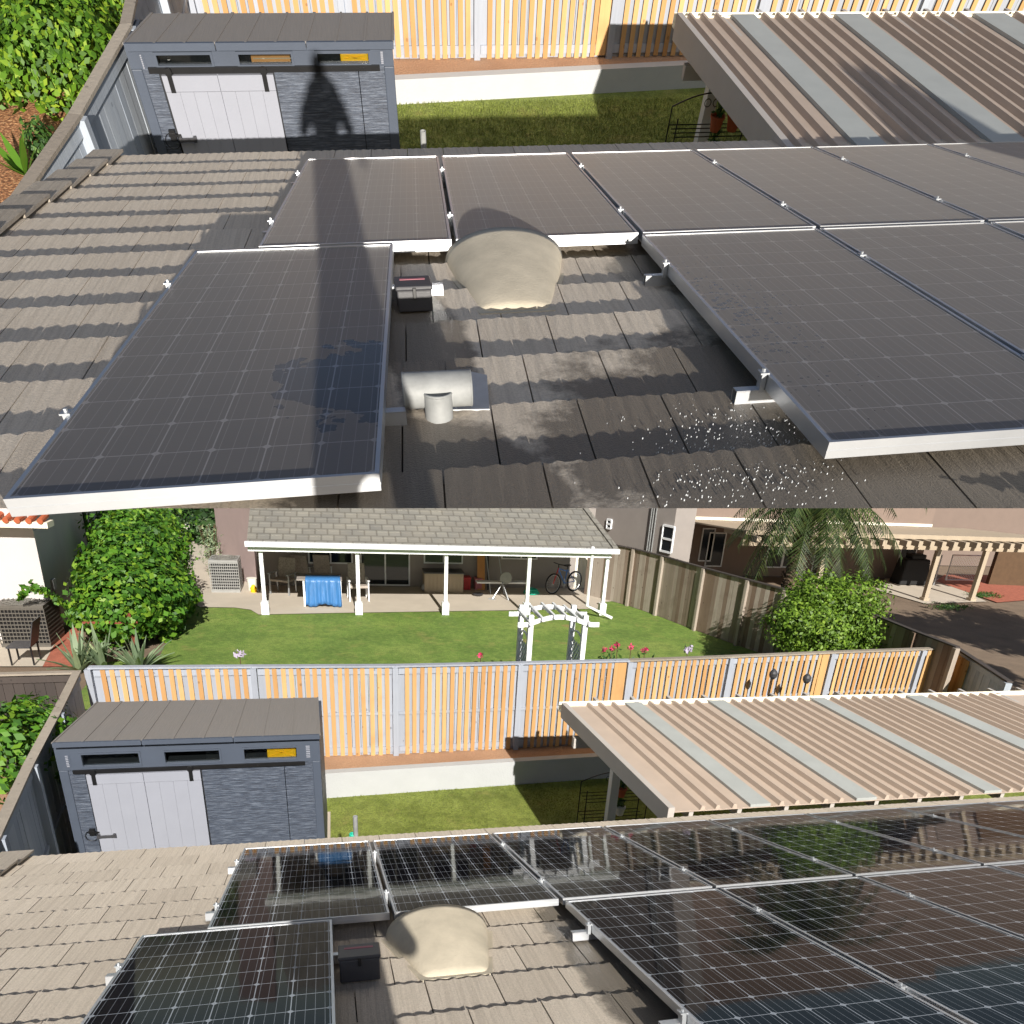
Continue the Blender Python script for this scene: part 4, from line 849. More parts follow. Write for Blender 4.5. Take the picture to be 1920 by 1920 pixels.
    for X in (xl_, xr_):
        q = MB()
        for i in range(-8, 14):
            for sgn in (-1, 1):
                pts = [];
                for t in (0, 1): pts.append((Yf + .75 * t, N + .15 + i * .13 + sgn * t * .75 + (0 if sgn > 0 else .75)))
                (ya, za), (yb_, zb_) = pts; lo, hi = N + .1, zt - .45
                def cl(ya, za, yb_, zb_):
                    if za == zb_: return None
                    ts = sorted(((lo - za) / (zb_ - za), (hi - za) / (zb_ - za))); t0, t1 = max(0, ts[0]), min(1, ts[1])
                    return None if t1 <= t0 + .02 else ((ya + (yb_ - ya) * t0, za + (zb_ - za) * t0), (ya + (yb_ - ya) * t1, za + (zb_ - za) * t1))
                c_ = cl(ya, za, yb_, zb_)
                if c_: q.beam((X + sgn * .005, c_[0][0], c_[0][1]), (X + sgn * .005, c_[1][0], c_[1][1]), .02, .008, (0, 1, .3))
        q.tube([(X, Yf + .375 - .36 * math.cos(a_), zt - .45 + .2 * math.sin(a_)) for a_ in [math.pi * i / 10 for i in range(11)]], .018, 6); q.build('lattice', M['white'], Ar)
    # ---- flowers
    def flower(px, py, Y, mat, lab, grp, n=5, r=.06, leafy=True):
        p = s.Y(px, py, Y); root = thing('rose_bush' if mat == 'rose' else 'flower_stalk', lab, 'flower', (p.x, p.y, N), grp); q = MB(); q.tube([(p.x, p.y, N), (p.x + .02, p.y, (p.z + N) / 2), tuple(p)], .008, 5)
        q.build('stem', M['twig'], root); q = MB()
        for _ in range(26): q.leaf(p + Vector((random.gauss(0, r * .4), random.gauss(0, r * .4), random.gauss(0, r * .35))), r * .5)
        q.build('bloom', M[mat], root)
        if leafy:
            q = MB()
            for _ in range(40): q.leaf(Vector((p.x + random.gauss(0, .1), p.y + random.gauss(0, .1), N + random.uniform(.1, p.z - N - .06))), .05)
            q.build('foliage', M['low'], root)
    for px, py, t in ((901, 1228, 'alone left of the arbor'), (1133, 1218, 'first right of the arbor'), (1147, 1216, 'second right of the arbor'), (1158, 1209, 'tallest right of the arbor'), (1183, 1214, 'fourth right of the arbor'), (1209, 1218, 'last right of the arbor')): flower(px, py, 9.6, 'rose', 'pink rose bloom, ' + t, 'pink roses behind the fence', r=.07)
    for px, py, t in ((449, 1227, 'near the left end of the lawn'), (1290, 1216, 'at the right edge of the lawn')): flower(px, py, 9.3, 'pale_petal', 'pale lilac flower head ' + t, 'pale flower heads', r=.1, leafy=False)
    # ---- left side: white house, hedge, agave
    Hl = thing('white_house', 'white stucco neighbour house at the left edge with shaded side wall', 'house', (-9, 15.4, N))
    q = MB(); q.prism([(-13, 15.33, N), (-7.73, 15.33, N), (-9.3, 27, N), (-15, 27, N)], (0, 0, 2.45)); q.prism([(-13, 15.331, N + 2.451), (-7.735, 15.331, N + 2.451), (-9.3, 27, N + 2.451), (-15, 27, N + 2.451)], (0, 0, 3)); q.build('wall', M['stucco_white'], Hl)
    q = MB(); a = s.Y(90, 991, 14.9); q.box(-13, a.x, 14.9, 15.33, a.z, a.z + .12); q.build('fascia', M['cream'], Hl); q = MB()
    for i in range(12): X = a.x - .12 - i * .22; q.tube([(X, 14.86, a.z + .15), (X, 15.32, a.z + .22)], .06, 10)
    q.build('roof_tile_edge', M['terracotta'], Hl)
    def side(x, y):  # a point on the side wall
        return plane_hit(s, x, y, (-7.73, 15.33, 0), (11.67, 1.57, 0))
    q = MB(); A_, B2 = side(156, 974), side(170, 1022); top = Vector((A_.x, A_.y, .3)); o_ = Vector((.03, 0, 0)); q.hexa([Vector((A_.x, A_.y, B2.z)), Vector((A_.x, A_.y, B2.z)) + o_, Vector((B2.x, B2.y, B2.z)) + o_, Vector((B2.x, B2.y, B2.z)), top, top + o_, Vector((B2.x, B2.y, .3)) + o_, Vector((B2.x, B2.y, .3))]); w_ = q.build('window', M['dark_glass'], Hl)
    c = side(97, 1095); q = MB(); q.box(c.x, c.x + .07, c.y - .1, c.y + .1, c.z - .12, c.z + .12); q.tube([(c.x + .03, c.y, c.z - .1), (c.x + .03, c.y, N)], .015, 6); q.build('meter_box', M['pvc'], Hl)
    # black chair at left edge
    c = at(45, 1248); r = thing('mesh_chair', 'black mesh patio chair at the left edge in front of the dark air conditioner', 'chair', c); x, y = c.x, c.y
    q = MB(); q.beam((x - .25, y + .2, N + .4), (x + .2, y + .2, N + .4), .5, .03, up); q.build('seat', M['plastic_dark'], r); q = MB(); q.hexa([(x + .2, y - .05, N + .42), (x + .22, y - .05, N + .42), (x + .22, y + .45, N + .42), (x + .2, y + .45, N + .42), (x + .34, y - .05, N + .95), (x + .36, y - .05, N + .95), (x + .36, y + .45, N + .95), (x + .34, y + .45, N + .95)]); q.build('backrest', M['plastic_dark'], r)
    for sx in (-.22, .2):
        for sy in (0, .4): q = MB(); q.beam((x + sx, y + sy, N), (x + sx, y + sy, N + .4), .03, .03); q.build('leg', M['black'], r)
    # hedge of vines running away
    root = thing('vine_hedge', 'tall vine covered hedge with yellow green leaves beside the white house', 'hedge', (-6, 14.3, N)); q = MB()
    for px, py, Y, rx, ry, rz_, n in ((225, 1130, 14.6, .95, .9, .85, 3800), (285, 1120, 15.6, .85, 1, .95, 3200), (200, 1090, 15.8, .7, .8, .75, 1800), (250, 1065, 17.5, 1.15, 1.3, 1.0, 3800), (300, 1050, 18.6, .8, 1.2, .95, 2200), (250, 1030, 20.5, 1.3, 1.6, 1.1, 3800), (255, 1005, 23.5, 1.5, 2, 1.2, 3400), (250, 985, 27, 1.9, 2.4, 1.6, 3000), (340, 1115, 17.2, .45, .8, .6, 900), (160, 1155, 14.4, .35, .4, .3, 300)):
        leaf_blob(q, s.Y(px, py, Y), (rx, ry, rz_), n, .075, .75, .7)
    for _ in range(240): t = random.random(); q.leaf(Vector((-8.0 + 1.2 * t, 14.5 + random.gauss(0, .05), -1.7 + .25 * math.sin(t * 5) + random.gauss(0, .05))), .07, None, .8)
    q.build('foliage', M['dbush'], root); q = MB()
    for px, Y in ((225, 14.7), (290, 15.4), (270, 17.6), (262, 20.6), (255, 24)): b = s.Y(px, 1180, Y); q.tube([(b.x, Y, N), (b.x + .05, Y, N + 1.6)], .04, 6, .02)
    q.build('trunk', M['twig'], root); q = MB(); b = s.Y(255, 1205, 13.9); t_ = s.Y(240, 1150, 14.0); q.beam((b.x, b.y, N), tuple(t_), .06, .06); q.beam((b.x - 1, b.y, N + .8), (b.x + .1, b.y, N + .8), .05, .05); q.build('trellis', M['rust'], root)
    # agaves
    for i, (px, py, lab) in enumerate(((172, 1236, 'leftmost spiky grey-green agave below the vine hedge'), (215, 1232, 'middle spiky agave with yellow edged leaves below the vine hedge'), (278, 1236, 'rightmost spiky agave beside the lawn corner'))):
        c = s.Z(px, py, N); c = Vector((c.x, c.y - .9, N)); r = thing('agave', lab, 'agave', c, 'agaves below the hedge'); q = MB(); rs = random.Random(i + 5)
        for _ in range(24):
            a_ = rs.uniform(0, 6.28); ln = rs.uniform(.7, 1.15); el = rs.uniform(.6, 1.45); wd_ = .055; d_ = Vector((math.cos(a_) * math.cos(el), math.sin(a_) * math.cos(el), math.sin(el))); sd_ = Vector((-math.sin(a_), math.cos(a_), 0)); pr = None; vs = []
            for j in range(6):
                t = j / 5; pnt = c + d_ * ln * t + Vector((0, 0, -.12 * t * t * math.cos(el) * 2)); w2 = wd_ * (math.sin(math.pi * min(t * .75 + .28, 1)) ** .8) + .002; vs += [pnt - sd_ * w2, pnt + Vector((0, 0, -.02)), pnt + sd_ * w2]
            q.add(vs, [f_ for j in range(5) for f_ in ((3 * j, 3 * j + 1, 3 * j + 4, 3 * j + 3), (3 * j + 1, 3 * j + 2, 3 * j + 5, 3 * j + 4))])
        q.build('leaves', M['agave'], r)
    c = s.Z(55, 1420, N - .1); r = thing('leafy_bush', 'bright green bush below the dark fence at the left edge', 'bush', (-5.9, 6.3, N - .1)); q = MB(); leaf_blob(q, s.Y(30, 1400, 6.4), (.75, .9, .55), 2600, .055, .7); leaf_blob(q, s.Y(60, 1345, 7.3), (.35, .4, .3), 500, .055, .7); q.build('foliage', M['dbush'], r); q = MB(); b = s.Y(30, 1400, 6.4); q.tube([(b.x, 6.4, N - .1), (b.x, 6.4, b.z)], .03, 6); q.build('stem', M['twig'], r)
    # background trees left, shade cloth
    for px, py, Y, r_, n, lab in ((355, 975, 33, 2.0, 2600, 'dark evergreen tree behind the shade cloth'), (395, 1005, 29, 1.0, 1200, 'small tree beside the mauve house corner'), (310, 965, 36, 2.2, 1800, 'dark tree at the far end of the vine hedge')):
        c = s.Y(px, py, Y); r = thing('background_tree', lab, 'tree', (c.x, c.y, N), 'trees behind the vine hedge'); q = MB(); leaf_blob(q, c, (r_, r_, r_), n, .14, .7, .5, N); q.build('crown', M['far_tree'], r); q = MB(); q.tube([(c.x, c.y, N), tuple(c)], .12, 8, .05); q.build('trunk', M['twig'], r)
    c = s.Z(397, 1085, N); r = thing('dry_shrub', 'thin dry shrub beside the pale grey air conditioner', 'shrub', (c.x, c.y, N)); q = MB(); leaf_blob(q, (c.x, c.y + .5, N + .9), (.35, .5, .9), 700, .05, .4, .3, N); q.build('foliage', M['agave'], r); q = MB()
    for _ in range(9): q.tube([(c.x, c.y + .5, N), (c.x + random.gauss(0, .25), c.y + .5 + random.gauss(0, .25), N + 1.6)], .008, 5)
    q.build('stem', M['twig'], r)
    a, b = s.Y(330, 1010, 29), s.Y(370, 1012, 29); q = MB(); ap = s.Y(335, 990, 30); n = 8; vs = []
    for j in range(n + 1):
        for i in range(n + 1): u, v = i / n, j / n; p_ = (a * (1 - u) + b * u) * (1 - v) + (ap + Vector((1.2 * u, 1.5, 0))) * v; vs.append(p_ - Vector((0, 0, .5 * math.sin(math.pi * u) * math.sin(math.pi * (v * .7 + .3)))))
    q.add(vs, [(j * (n + 1) + i, j * (n + 1) + i + 1, (j + 1) * (n + 1) + i + 1, (j + 1) * (n + 1) + i) for j in range(n) for i in range(n)])
    cl_ = thing('shade_cloth', 'sagging white shade cloth between far trees and the mauve house', 'shade cloth', tuple(a)); o_ = q.build('cloth', M['cream'], cl_, smooth=True); o_.modifiers.new('t', 'SOLIDIFY').thickness = .01
    for P_ in (a, b): q = MB(); q.tube([(P_.x, P_.y, N), tuple(P_)], .03, 6); q.build('pole', M['steel'], cl_)
    # ---- right side: long brown fence
    ft = [(1105, 1010), (1190, 1027), (1245, 1041), (1322, 1063), (1405, 1085), (1475, 1103), (1560, 1128), (1645, 1152), (1720, 1182), (1797, 1211)]
    FP = [s.Z(x, y, -1.05) for x, y in ft]; hint = ['meeting the patio roof corner', 'behind the first tall orange post', 'with pale planks beside the patio slab', 'above the yellow shrub', 'above the green ground cover', 'in the palm shade', 'hidden by the round bush', 'right of the round bush', 'nearest the orange fence corner']
    for i in range(9): fence_bay('brown_fence', FP[i + 1], FP[i], N, -1.05, 0, 'weathered brown plank fence bay ' + hint[i], 'bays of the brown side fence', face=1, boards='brown_wood', cap='dark_wood', rails=False)
    for px, py, rx, ry, rz_, n, lab, mt in ((1140, 1078, .6, 1.6, .3, 900, 'low green creeper at the foot of the brown fence beside the patio', 'low'), (1218, 1110, .4, .7, .35, 500, 'yellowish dry shrub beside the brown fence', 'agave'), (1265, 1130, .7, 1.1, .35, 1100, 'low green shrub with yellow tips before the brown fence', 'gbush'), (1330, 1160, .75, 1.1, .4, 1400, 'dark green ground cover before the brown fence', 'low'), (1405, 1190, .75, 1.1, .5, 1400, 'dark green ground cover left of the round bush', 'low')):
        c = s.Z(px, py, N); r = thing('low_shrub', lab, 'shrub', (c.x, c.y, N), 'shrubs along the brown fence'); q = MB(); leaf_blob(q, (c.x, c.y, N + rz_ * .8), (rx, ry, rz_), n, .055, .7, .6, N); q.build('foliage', M[mt], r); q = MB(); q.tube([(c.x, c.y, N), (c.x, c.y, N + rz_)], .02, 5); q.build('stem', M['twig'], r)
    Yb_ = 11.2; c = s.Y(1548, 1160, Yb_); r = thing('round_bush', 'big round bright green bush behind the orange fence', 'bush', (c.x, Yb_, N)); q = MB()
    for px, py, Y, rx, ry, rz_, n in ((1545, 1170, 11.2, 1.25, 1.0, .95, 9000), (1600, 1130, 11.8, .75, .8, .65, 3500), (1490, 1165, 11.3, .6, .7, .6, 2500), (1600, 1190, 11.2, .85, .8, .75, 3500), (1535, 1115, 11.6, .7, .8, .5, 2600)): leaf_blob(q, s.Y(px, py, Y), (rx, ry, rz_), n, .042, .6, .6, N)
    q.build('foliage', M['gbush'], r); q = MB()
    for _ in range(7): q.tube([(c.x, Yb_, N), (c.x + random.gauss(0, .4), Yb_ + random.gauss(0, .3), c.z)], .035, 6, .015)
    q.build('trunk', M['twig'], r)
    # palm
    pb = s.Y(1483, 1100, 15); pt = s.Y(1515, 975, 15.2); r = thing('palm_tree', 'shaggy palm tree with drooping fronds behind the round bush', 'palm tree', (pb.x, 15, N)); q = MB(); d_ = (pt - pb); base = Vector((pb.x - .15, 15, N)); cr = pt + d_ * .35; n = 16
    pts = [base + (cr - base) * (i / n) for i in range(n + 1)]; q.tube(pts, .2, 12, .2)
    for i in range(120): t = random.random(); a_ = random.random() * 6.28; c0 = base + (cr - base) * t + Vector((math.cos(a_) * .19, math.sin(a_) * .19, 0)); q.beam(c0, c0 + Vector((math.cos(a_) * .1, math.sin(a_) * .1, .14)), .09, .03)
    q.build('trunk', M['bark'], r)
    rs = random.Random(11)
    for i in range(44):
        a_ = i / 44 * 6.28 * 2.0 + rs.uniform(-.15, .15); el = rs.uniform(-.15, .85) if i % 3 else rs.uniform(-.6, .1); ln = rs.uniform(2.6, 3.3); q = MB(); pr = cr.copy(); d0 = Vector((math.cos(a_) * math.cos(el), math.sin(a_) * math.cos(el), math.sin(el))); sd = Vector((-math.sin(a_), math.cos(a_), 0)); mid = []; n = 14; pp_ = cr.copy(); dd = d0.copy()
        for j in range(n): mid.append(pp_.copy()); pp_ = pp_ + dd * ln / n; dd = (dd + Vector((0, 0, -.13))).normalized()
        q.tube(mid, .022, 5, .006)
        for j in range(1, n):
            for kx in range(3):
                P_ = mid[j - 1] + (mid[j] - mid[j - 1]) * kx / 3; l_ = .55 * math.sin(math.pi * (j / n * .85 + .12)) + .08
                for sg in (-1, 1):
                    tip = P_ + sd * sg * l_ * .75 + (mid[j] - mid[j - 1]).normalized() * l_ * .35 + Vector((0, 0, -l_ * rs.uniform(.3, .75))); w2 = (mid[j] - mid[j - 1]).normalized() * .02
                    q.add([P_ - w2, P_ + w2, tip], [(0, 1, 2)])
        q.build('frond', M['palm'], r)
    # right house with patio roof
    Yr = 23.8; H2 = thing('stucco_house', 'taupe and peach stucco house with a long beige patio roof, at the right', 'house', (16, Yr, N))
    def XY(x, y, Y): return s.Y(x, y, Y)
    x0 = XY(1262, 1000, Yr - 1.5).x; x1 = XY(1300, 1000, Yr - 1.5).x
    q = MB(); q.hexa([(x0 - 3.2, 30, N), (x0, Yr - 1.5, N), (x1, Yr - 1.5, N), (x1, 30, N), (x0 - 3.2, 30, 4), (x0, Yr - 1.5, 4), (x1, Yr - 1.5, 4), (x1, 30, 4)]); q.build('wing_wall', M['stucco_grey'], H2)
    q = MB(); q.box(x1 + .001, XY(1742, 1000, Yr).x, Yr, Yr + .2, N, 4); q.build('wall', M['stucco_tan'], H2)
    xr2 = XY(1742, 1000, Yr).x; q = MB(); q.box(xr2 + .001, xr2 + 12, Yr + 3, Yr + 3.2, N, 4); q.build('set_back_wall', M['stucco_tan'], H2)
    zb_ = s.Y(1600, 984, Yr).z; zf_ = s.Y(1740, 1004, 19.7).z; q = MB(); a_, b_ = s.Y(1395, 1005, 19.7).x, 25; c_, d2 = x1 + .1, xr2 + 1.5
    q.hexa([(a_, 19.7, zf_ - .05), (b_, 19.7, zf_ - .05), (d2, Yr - .01, zb_ - .05), (c_, Yr - .01, zb_ - .05), (a_, 19.7, zf_), (b_, 19.7, zf_), (d2, Yr - .01, zb_), (c_, Yr - .01, zb_)]); pr = q.build('patio_roof', M['beige'], H2)
    q = MB(); q.box(a_, b_, 19.62, 19.7, zf_ - .12, zf_ + .02); q.build('roof_edge', M['beige'], pr); q = MB()
    X = a_ + .2
    while X < b_ - .3: q.box(X, X + .16, 19.2, 21.5, zf_ - .32, zf_ - .13); X += .47
    q.build('rafter_tails', M['beige'], pr); q = MB(); q.beam((a_ + .1, 19.95, zf_ - .42), (b_ - .3, 19.95, zf_ - .42), .12, .2); q.build('beam', M['beige'], pr)
    q = MB(); q.box(x1 + .3, xr2, Yr - .06, Yr - .002, zb_ + .02, zb_ + .12); q.build('trim', M['cream'], H2)
    for wv in ((1683, 1023, 1710, 1056, []), (1520, 1020, 1545, 1075, [.5]), (1435, 1030, 1462, 1062, []), (1466, 1030, 1492, 1062, []), (1322, 1000, 1350, 1060, [])): W_(*wv, Y=Yr, par=H2)
    W_(1310, 992, 1330, 1050, [], 'sliding_door', Yr, H2)
    Yg = Yr - 1.5; W_(1264, 982, 1290, 1036, [.5], 'window', Yg, H2) if 0 else None
    nrm = Vector((-(30 - (Yr - 1.5)), -3.2, 0)).normalized()
    def sw(x, y): return plane_hit(s, x, y, (x0, Yr - 1.5, 0), nrm)
    for (xa, ya, xb, yb2) in ((1238, 985, 1259, 1037), (1138, 974, 1146, 993)):
        A1, A2 = sw(xa, yb2), sw(xb, yb2); ztop = sw((xa + xb) / 2, ya).z; z0_ = (A1.z + A2.z) / 2 + .05; q = MB(); o1 = nrm * .03
        q.hexa([Vector((A1.x, A1.y, z0_)), Vector((A2.x, A2.y, z0_)), Vector((A2.x, A2.y, z0_)) + o1, Vector((A1.x, A1.y, z0_)) + o1, Vector((A1.x, A1.y, ztop)), Vector((A2.x, A2.y, ztop)), Vector((A2.x, A2.y, ztop)) + o1, Vector((A1.x, A1.y, ztop)) + o1]); wn = q.build('window', M['dark_glass'], H2); fr_ = MB()
        for P_, Q_ in (((A1.x, A1.y, z0_), (A1.x, A1.y, ztop)), ((A2.x, A2.y, z0_), (A2.x, A2.y, ztop)), ((A1.x, A1.y, ztop), (A2.x, A2.y, ztop)), ((A1.x, A1.y, z0_), (A2.x, A2.y, z0_)), ((A1.x, A1.y, (z0_ + ztop) / 2), (A2.x, A2.y, (z0_ + ztop) / 2))): fr_.beam(Vector(P_) + o1, Vector(Q_) + o1, .07, .07)
        fr_.build('frame', M['white'], wn)
    q = MB()
    for xa in (1222, 1226, 1231): A1 = sw(xa, 974); q.tube([Vector((A1.x, A1.y, 3)) + nrm * .05, Vector((A1.x, A1.y, N)) + nrm * .05], .025, 6)
    q.build('conduit', M['pvc'], H2)
    for i, (px, py, lab) in enumerate(((1740, 1128, 'left of the two lit beige posts of the right patio'), (1817, 1125, 'right of the two lit beige posts of the right patio'), (1538, 1100, 'beige post behind the palm trunk'))):
        c = s.Z(px, py, N); Y = 19.9 if i < 2 else 20.5; c = Vector((c.x if i < 2 else s.Y(1540, 1060, Y).x, Y, N)); q = MB(); q.box(c.x - .08, c.x + .08, Y - .08, Y + .08, N, zf_ - .5); r = thing('beige_post', lab, 'post', c, 'posts of the right patio'); q.build('shaft', M['beige'], r); q = MB(); q.box(c.x - .12, c.x + .12, Y - .12, Y + .12, N + .001, N + .1); q.build('foot', M['beige'], r)
    # covered grill, gate, block wall
    c = s.Z(1715, 1098, N); r = thing('covered_grill', 'black fabric covered grill under the beige patio roof', 'grill', (c.x, c.y, N)); q = MB(); x, y = c.x, c.y; q.hexa([(x - .7, y, N), (x + .6, y, N), (x + .6, y + .7, N), (x - .7, y + .7, N), (x - .6, y + .08, N + 1.0), (x + .5, y + .08, N + 1.0), (x + .5, y + .6, N + 1.0), (x - .6, y + .6, N + 1.0)]); q.build('cover', M['rubber'], r, bevel=.06); q = MB(); q.box(x - .35, x + .3, y + .12, y + .55, N + 1.0, N + 1.18); q.build('hood', M['rubber'], r, bevel=.05)
    Yc = 22.5; a, b = s.Y(1773, 1087, Yc), s.Y(1830, 1087, Yc); t1 = s.Y(1800, 1041, Yc).z; r = thing('chain_link_gate', 'grey chain link gate seen between the two lit beige posts', 'gate', ((a.x + b.x) / 2, Yc, N)); zb2 = a.z; q = MB()
    q.tube([(a.x, Yc, zb2), (a.x, Yc, t1), (b.x, Yc, t1), (b.x, Yc, zb2), (a.x, Yc, zb2)], .03, 6); q.tube([(a.x - .5, Yc, N), (a.x - .5, Yc, t1)], .03, 6); q.build('gate_frame', M['steel'], r); q = MB(); w_ = b.x - a.x; h_ = t1 - zb2; st_ = .12
    i = -int(h_ / st_)
    while i * st_ < w_:
        for sg in (0, 1):
            u0_, u1_ = i * st_, i * st_ + h_; t0 = max(0, -u0_ / h_); t1_ = min(1, (w_ - u0_) / h_)
            if t1_ > t0:
                za_, zb3 = (zb2 + h_ * t0, zb2 + h_ * t1_) if not sg else (zb2 + h_ * (1 - t0), zb2 + h_ * (1 - t1_))
                q.beam((a.x + u0_ + h_ * t0, Yc, za_), (a.x + u0_ + h_ * t1_, Yc, zb3), .008, .008)
        i += 1
    q.build('mesh', M['steel'], r)
    a = s.Z(1850, 1095, N); q = MB(); q.beam((a.x, a.y, N + .7), (a.x + 12, a.y - 1.5, N + .7), .2, 1.4); tag(q.build('block_wall', M['twig']), 'brown block wall beside the red bark yard at the right edge', 'wall')
    for px, py, lab in ((1780, 1140, 'sparse green weeds before the left lit beige post'), (1845, 1118, 'small dry shrub beside the right lit beige post')):
        c = s.Z(px, py, N); r = thing('weed_clump', lab, 'weeds', c); q = MB(); leaf_blob(q, c + Vector((0, 0, .06)), (.9, .45, .1), 600, .05, .3, .3, N); q.build('foliage', M['low'], r)
        q = MB(); q.tube([tuple(c), (c.x + .05, c.y, N + .2)], .008, 5); q.build('stem', M['twig'], r)
    for px, py, Y, r_, n, lab in ((1640, 1050, 17.5, .01, 1, ''),): pass
    for tx, ty, sc2, nb, lab in ((18.4, 6.4, 1.25, 1300, 'broad leafy tree right of the bare yard, dappling it with shade'), (14.5, 2.0, .6, 900, 'small unseen tree added to shade the orange fence corner')):  # the second, unseen tree is added to darken the fence corner
        r = thing('shade_tree', lab, 'tree', (tx, ty, N - .1), 'trees shading the right yard'); q = MB()
        for cx, cy, cz, rr in ((0, 0, 3.3, 1.3), (-1.1, 1.0, 3.0, .9), (1.2, .5, 3.2, 1.3), (.1, -1.2, 3.8, 1.1), (2.2, 1.4, 3.3, 1.2)): leaf_blob(q, (tx + cx * sc2, ty + cy * sc2, cz), (rr * sc2, rr * sc2, rr * .7 * sc2), nb, .12, .7, .4)
        q.build('crown', M['far_tree'], r); q = MB(); q.tube([(tx, ty, N - .1), (tx - .1, ty, 1), (tx, ty, 3.2)], .17, 9, .07); q.tube([(tx - .1, ty, 1.2), (tx + 1.2 * sc2, ty + .5, 3)], .08, 7, .03); q.tube([(tx - .1, ty, 1.3), (tx - 1.1 * sc2, ty + 1, 2.8)], .07, 7, .03); q.build('trunk', M['twig'], r)
    person(s, SB.c, s.w(0, -4.1, -.12).z, 'person photographing from the roof above the clean panels', .9, .18)
build_B()

# ================================================================ THE EARLIER VIEW (upper picture)
def build_T():
    s = ST; CUR[0] = colT; k = .06; W = .987; G = -3.3; N = -3.01
    r1, r2 = s.ray(0, 953), s.ray(1920, 953); no = r1.cross(r2).normalized()
    if no.dot(s.ray(960, 400)) > 0: no = -no
    clip = (s.c.copy(), no)
    # ---- ground
    sheet('own_lawn', [(-3.9, 4.2), (9, 4.2), (9, 10.4), (-3.9, 9.5)], G, M['turf'])
    wl = lambda X: 9.55 + .077 * (X + .8)
    q = MB(); q.hexa([(-3.6, wl(-3.6) + .15, G), (7.5, wl(7.5) + .15, G), (7.5, 10.9, G), (-3.6, 10.9, G), (-3.6, wl(-3.6) + .15, N - .02), (7.5, wl(7.5) + .15, N - .02), (7.5, 10.9, N - .02), (-3.6, 10.9, N - .02)]); struct(q.build('soil_bed', M['soil']))
    q = MB(); q.hexa([(-3.6, wl(-3.6), G), (7.5, wl(7.5), G), (7.5, wl(7.5) + .148, G), (-3.6, wl(-3.6) + .148, G), (-3.6, wl(-3.6), N), (7.5, wl(7.5), N), (7.5, wl(7.5) + .148, N), (-3.6, wl(-3.6) + .148, N)])
    tag(q.build('retaining_wall', M['retaining']), 'low white block retaining wall partly in deep shade, in the upper view', 'wall')
    sheet('mulch_ground', [(-16, 3.5), (-3.9, 3.5), (-3.6, 6), (-3.5, 24), (-20, 24)], G - .01, M['mulch'])
    blades(lambda: (random.uniform(-1.0, 4.5), random.uniform(6.8, 9.6)), 26000, G, .035, .006, 'lawn_grass', M['turf'])
    # ---- roof and panels
    tile_roof(s, -3.72, 7.2, -3.6, 3.76, .478, .31, .03, 'brown-grey ribbed tile roof with dark wet patches between dusty panels in the upper view', [(.35, -2.3, 1.45, 1.25), (.25, -.25, .5, .55), (-1.35, -2.4, .5, .5), (-1.25, -1.2, .2, .8)], k, clip)
    dusty = glass_cells('dusty_solar_cells', W, 2.655, k, 2); d2 = glass_cells('dusty_cells_with_water_spots', W, 2.6, k, True, (.1, 1.2, .42, 1.45, 'spots')); d3 = glass_cells('dusty_cells_with_wet_patch', W, 2.6, k, True, (.93, .72, .42, .5, 'patch')); d1 = glass_cells('dusty_near_cells', W, 2.6, k, True)
    src = make_panel(s, W, 2.655, k, dusty, .05); g = 'dusty grey solar panels, upper view'
    for i in range(7): put_panel(s, src, -1.999 + 1.0125 * i, .0, 0, f'dusty grey solar panel, {ORD[i]} from the left, far row, upper view', g)
    n1 = make_panel(s, W, 2.6, k, d3, .05); put_panel(s, n1, -2.303 - k * 2.645, -2.645, 0, 'lone dusty solar panel, lower left of the upper view, crossed by a long shadow', g)
    n2 = make_panel(s, W, 2.6, k, d2, .05); put_panel(s, n2, .012 - k * 2.645, -2.645, 0, 'dusty solar panel sprinkled with dark water drops, near row right of the beige vent', g)
    n3 = make_panel(s, W, 2.6, k, d1, .05); put_panel(s, n3, 1.02 - k * 2.645, -2.645, 0, 'dusty solar panel at the right edge, second in the near row, upper view', g)
    put_panel(s, n3, 2.04 - k * 2.645, -2.645, 0, 'dusty solar panel showing only a sliver, third in the near row', g)
    g = 'mounting rails under the dusty panels'
    for v, n_ in ((-.6, 'upper'), (-2.07, 'lower')):
        rail(s, -2.37, -1.08 if v > -1 else -1.25, v, -.076, k, f'{n_} aluminium rail end beside the lower left dusty panel', g); rail(s, -.09, 2.9, v, -.076, k, f'{n_} aluminium rail under the near row of dusty panels', g)
    for v, n_ in ((.6, 'nearer'), (2.07, 'farther')): rail(s, -2.07, 5.1, v, -.076, k, f'{n_} aluminium rail under the far row of dusty panels', g)
    roof_vent(s, -.80, -.85, .155, -.735, -.02, .32, .165, -.12, 'beige cement roof vent hood beside wet tiles and dusty panels')
    junction_box(s, -1.262, -.76, -.1, .155, .16, .085, 'dark grey junction box with lid beside the lower left dusty panel')
    # pipe vent with flashing
    c = s.roof(830, 745, 0); r = thing('pipe_vent', 'pale plastic tee vent pipe lying over a stub on wet tiles', 'vent pipe', s.w(c.x, c.y, -.12)); a = s.roof(757, 733, -.02); b = s.roof(882, 727, -.02)
    a2 = s.w(a.x, a.y, -.02); b2 = s.w(b.x, b.y, -.02)
    m_ = (a2 + b2) / 2; q = MB(); q.tube([a2, b2], .057, 20, cap=False); q.tube([b2, a2], .051, 20, cap=False); d_ = (b2 - a2).normalized(); q.ring(a2, .054, .0045, d_); q.ring(b2, .054, .0045, d_); q.build('tee', M['pvc'], r, smooth=True)
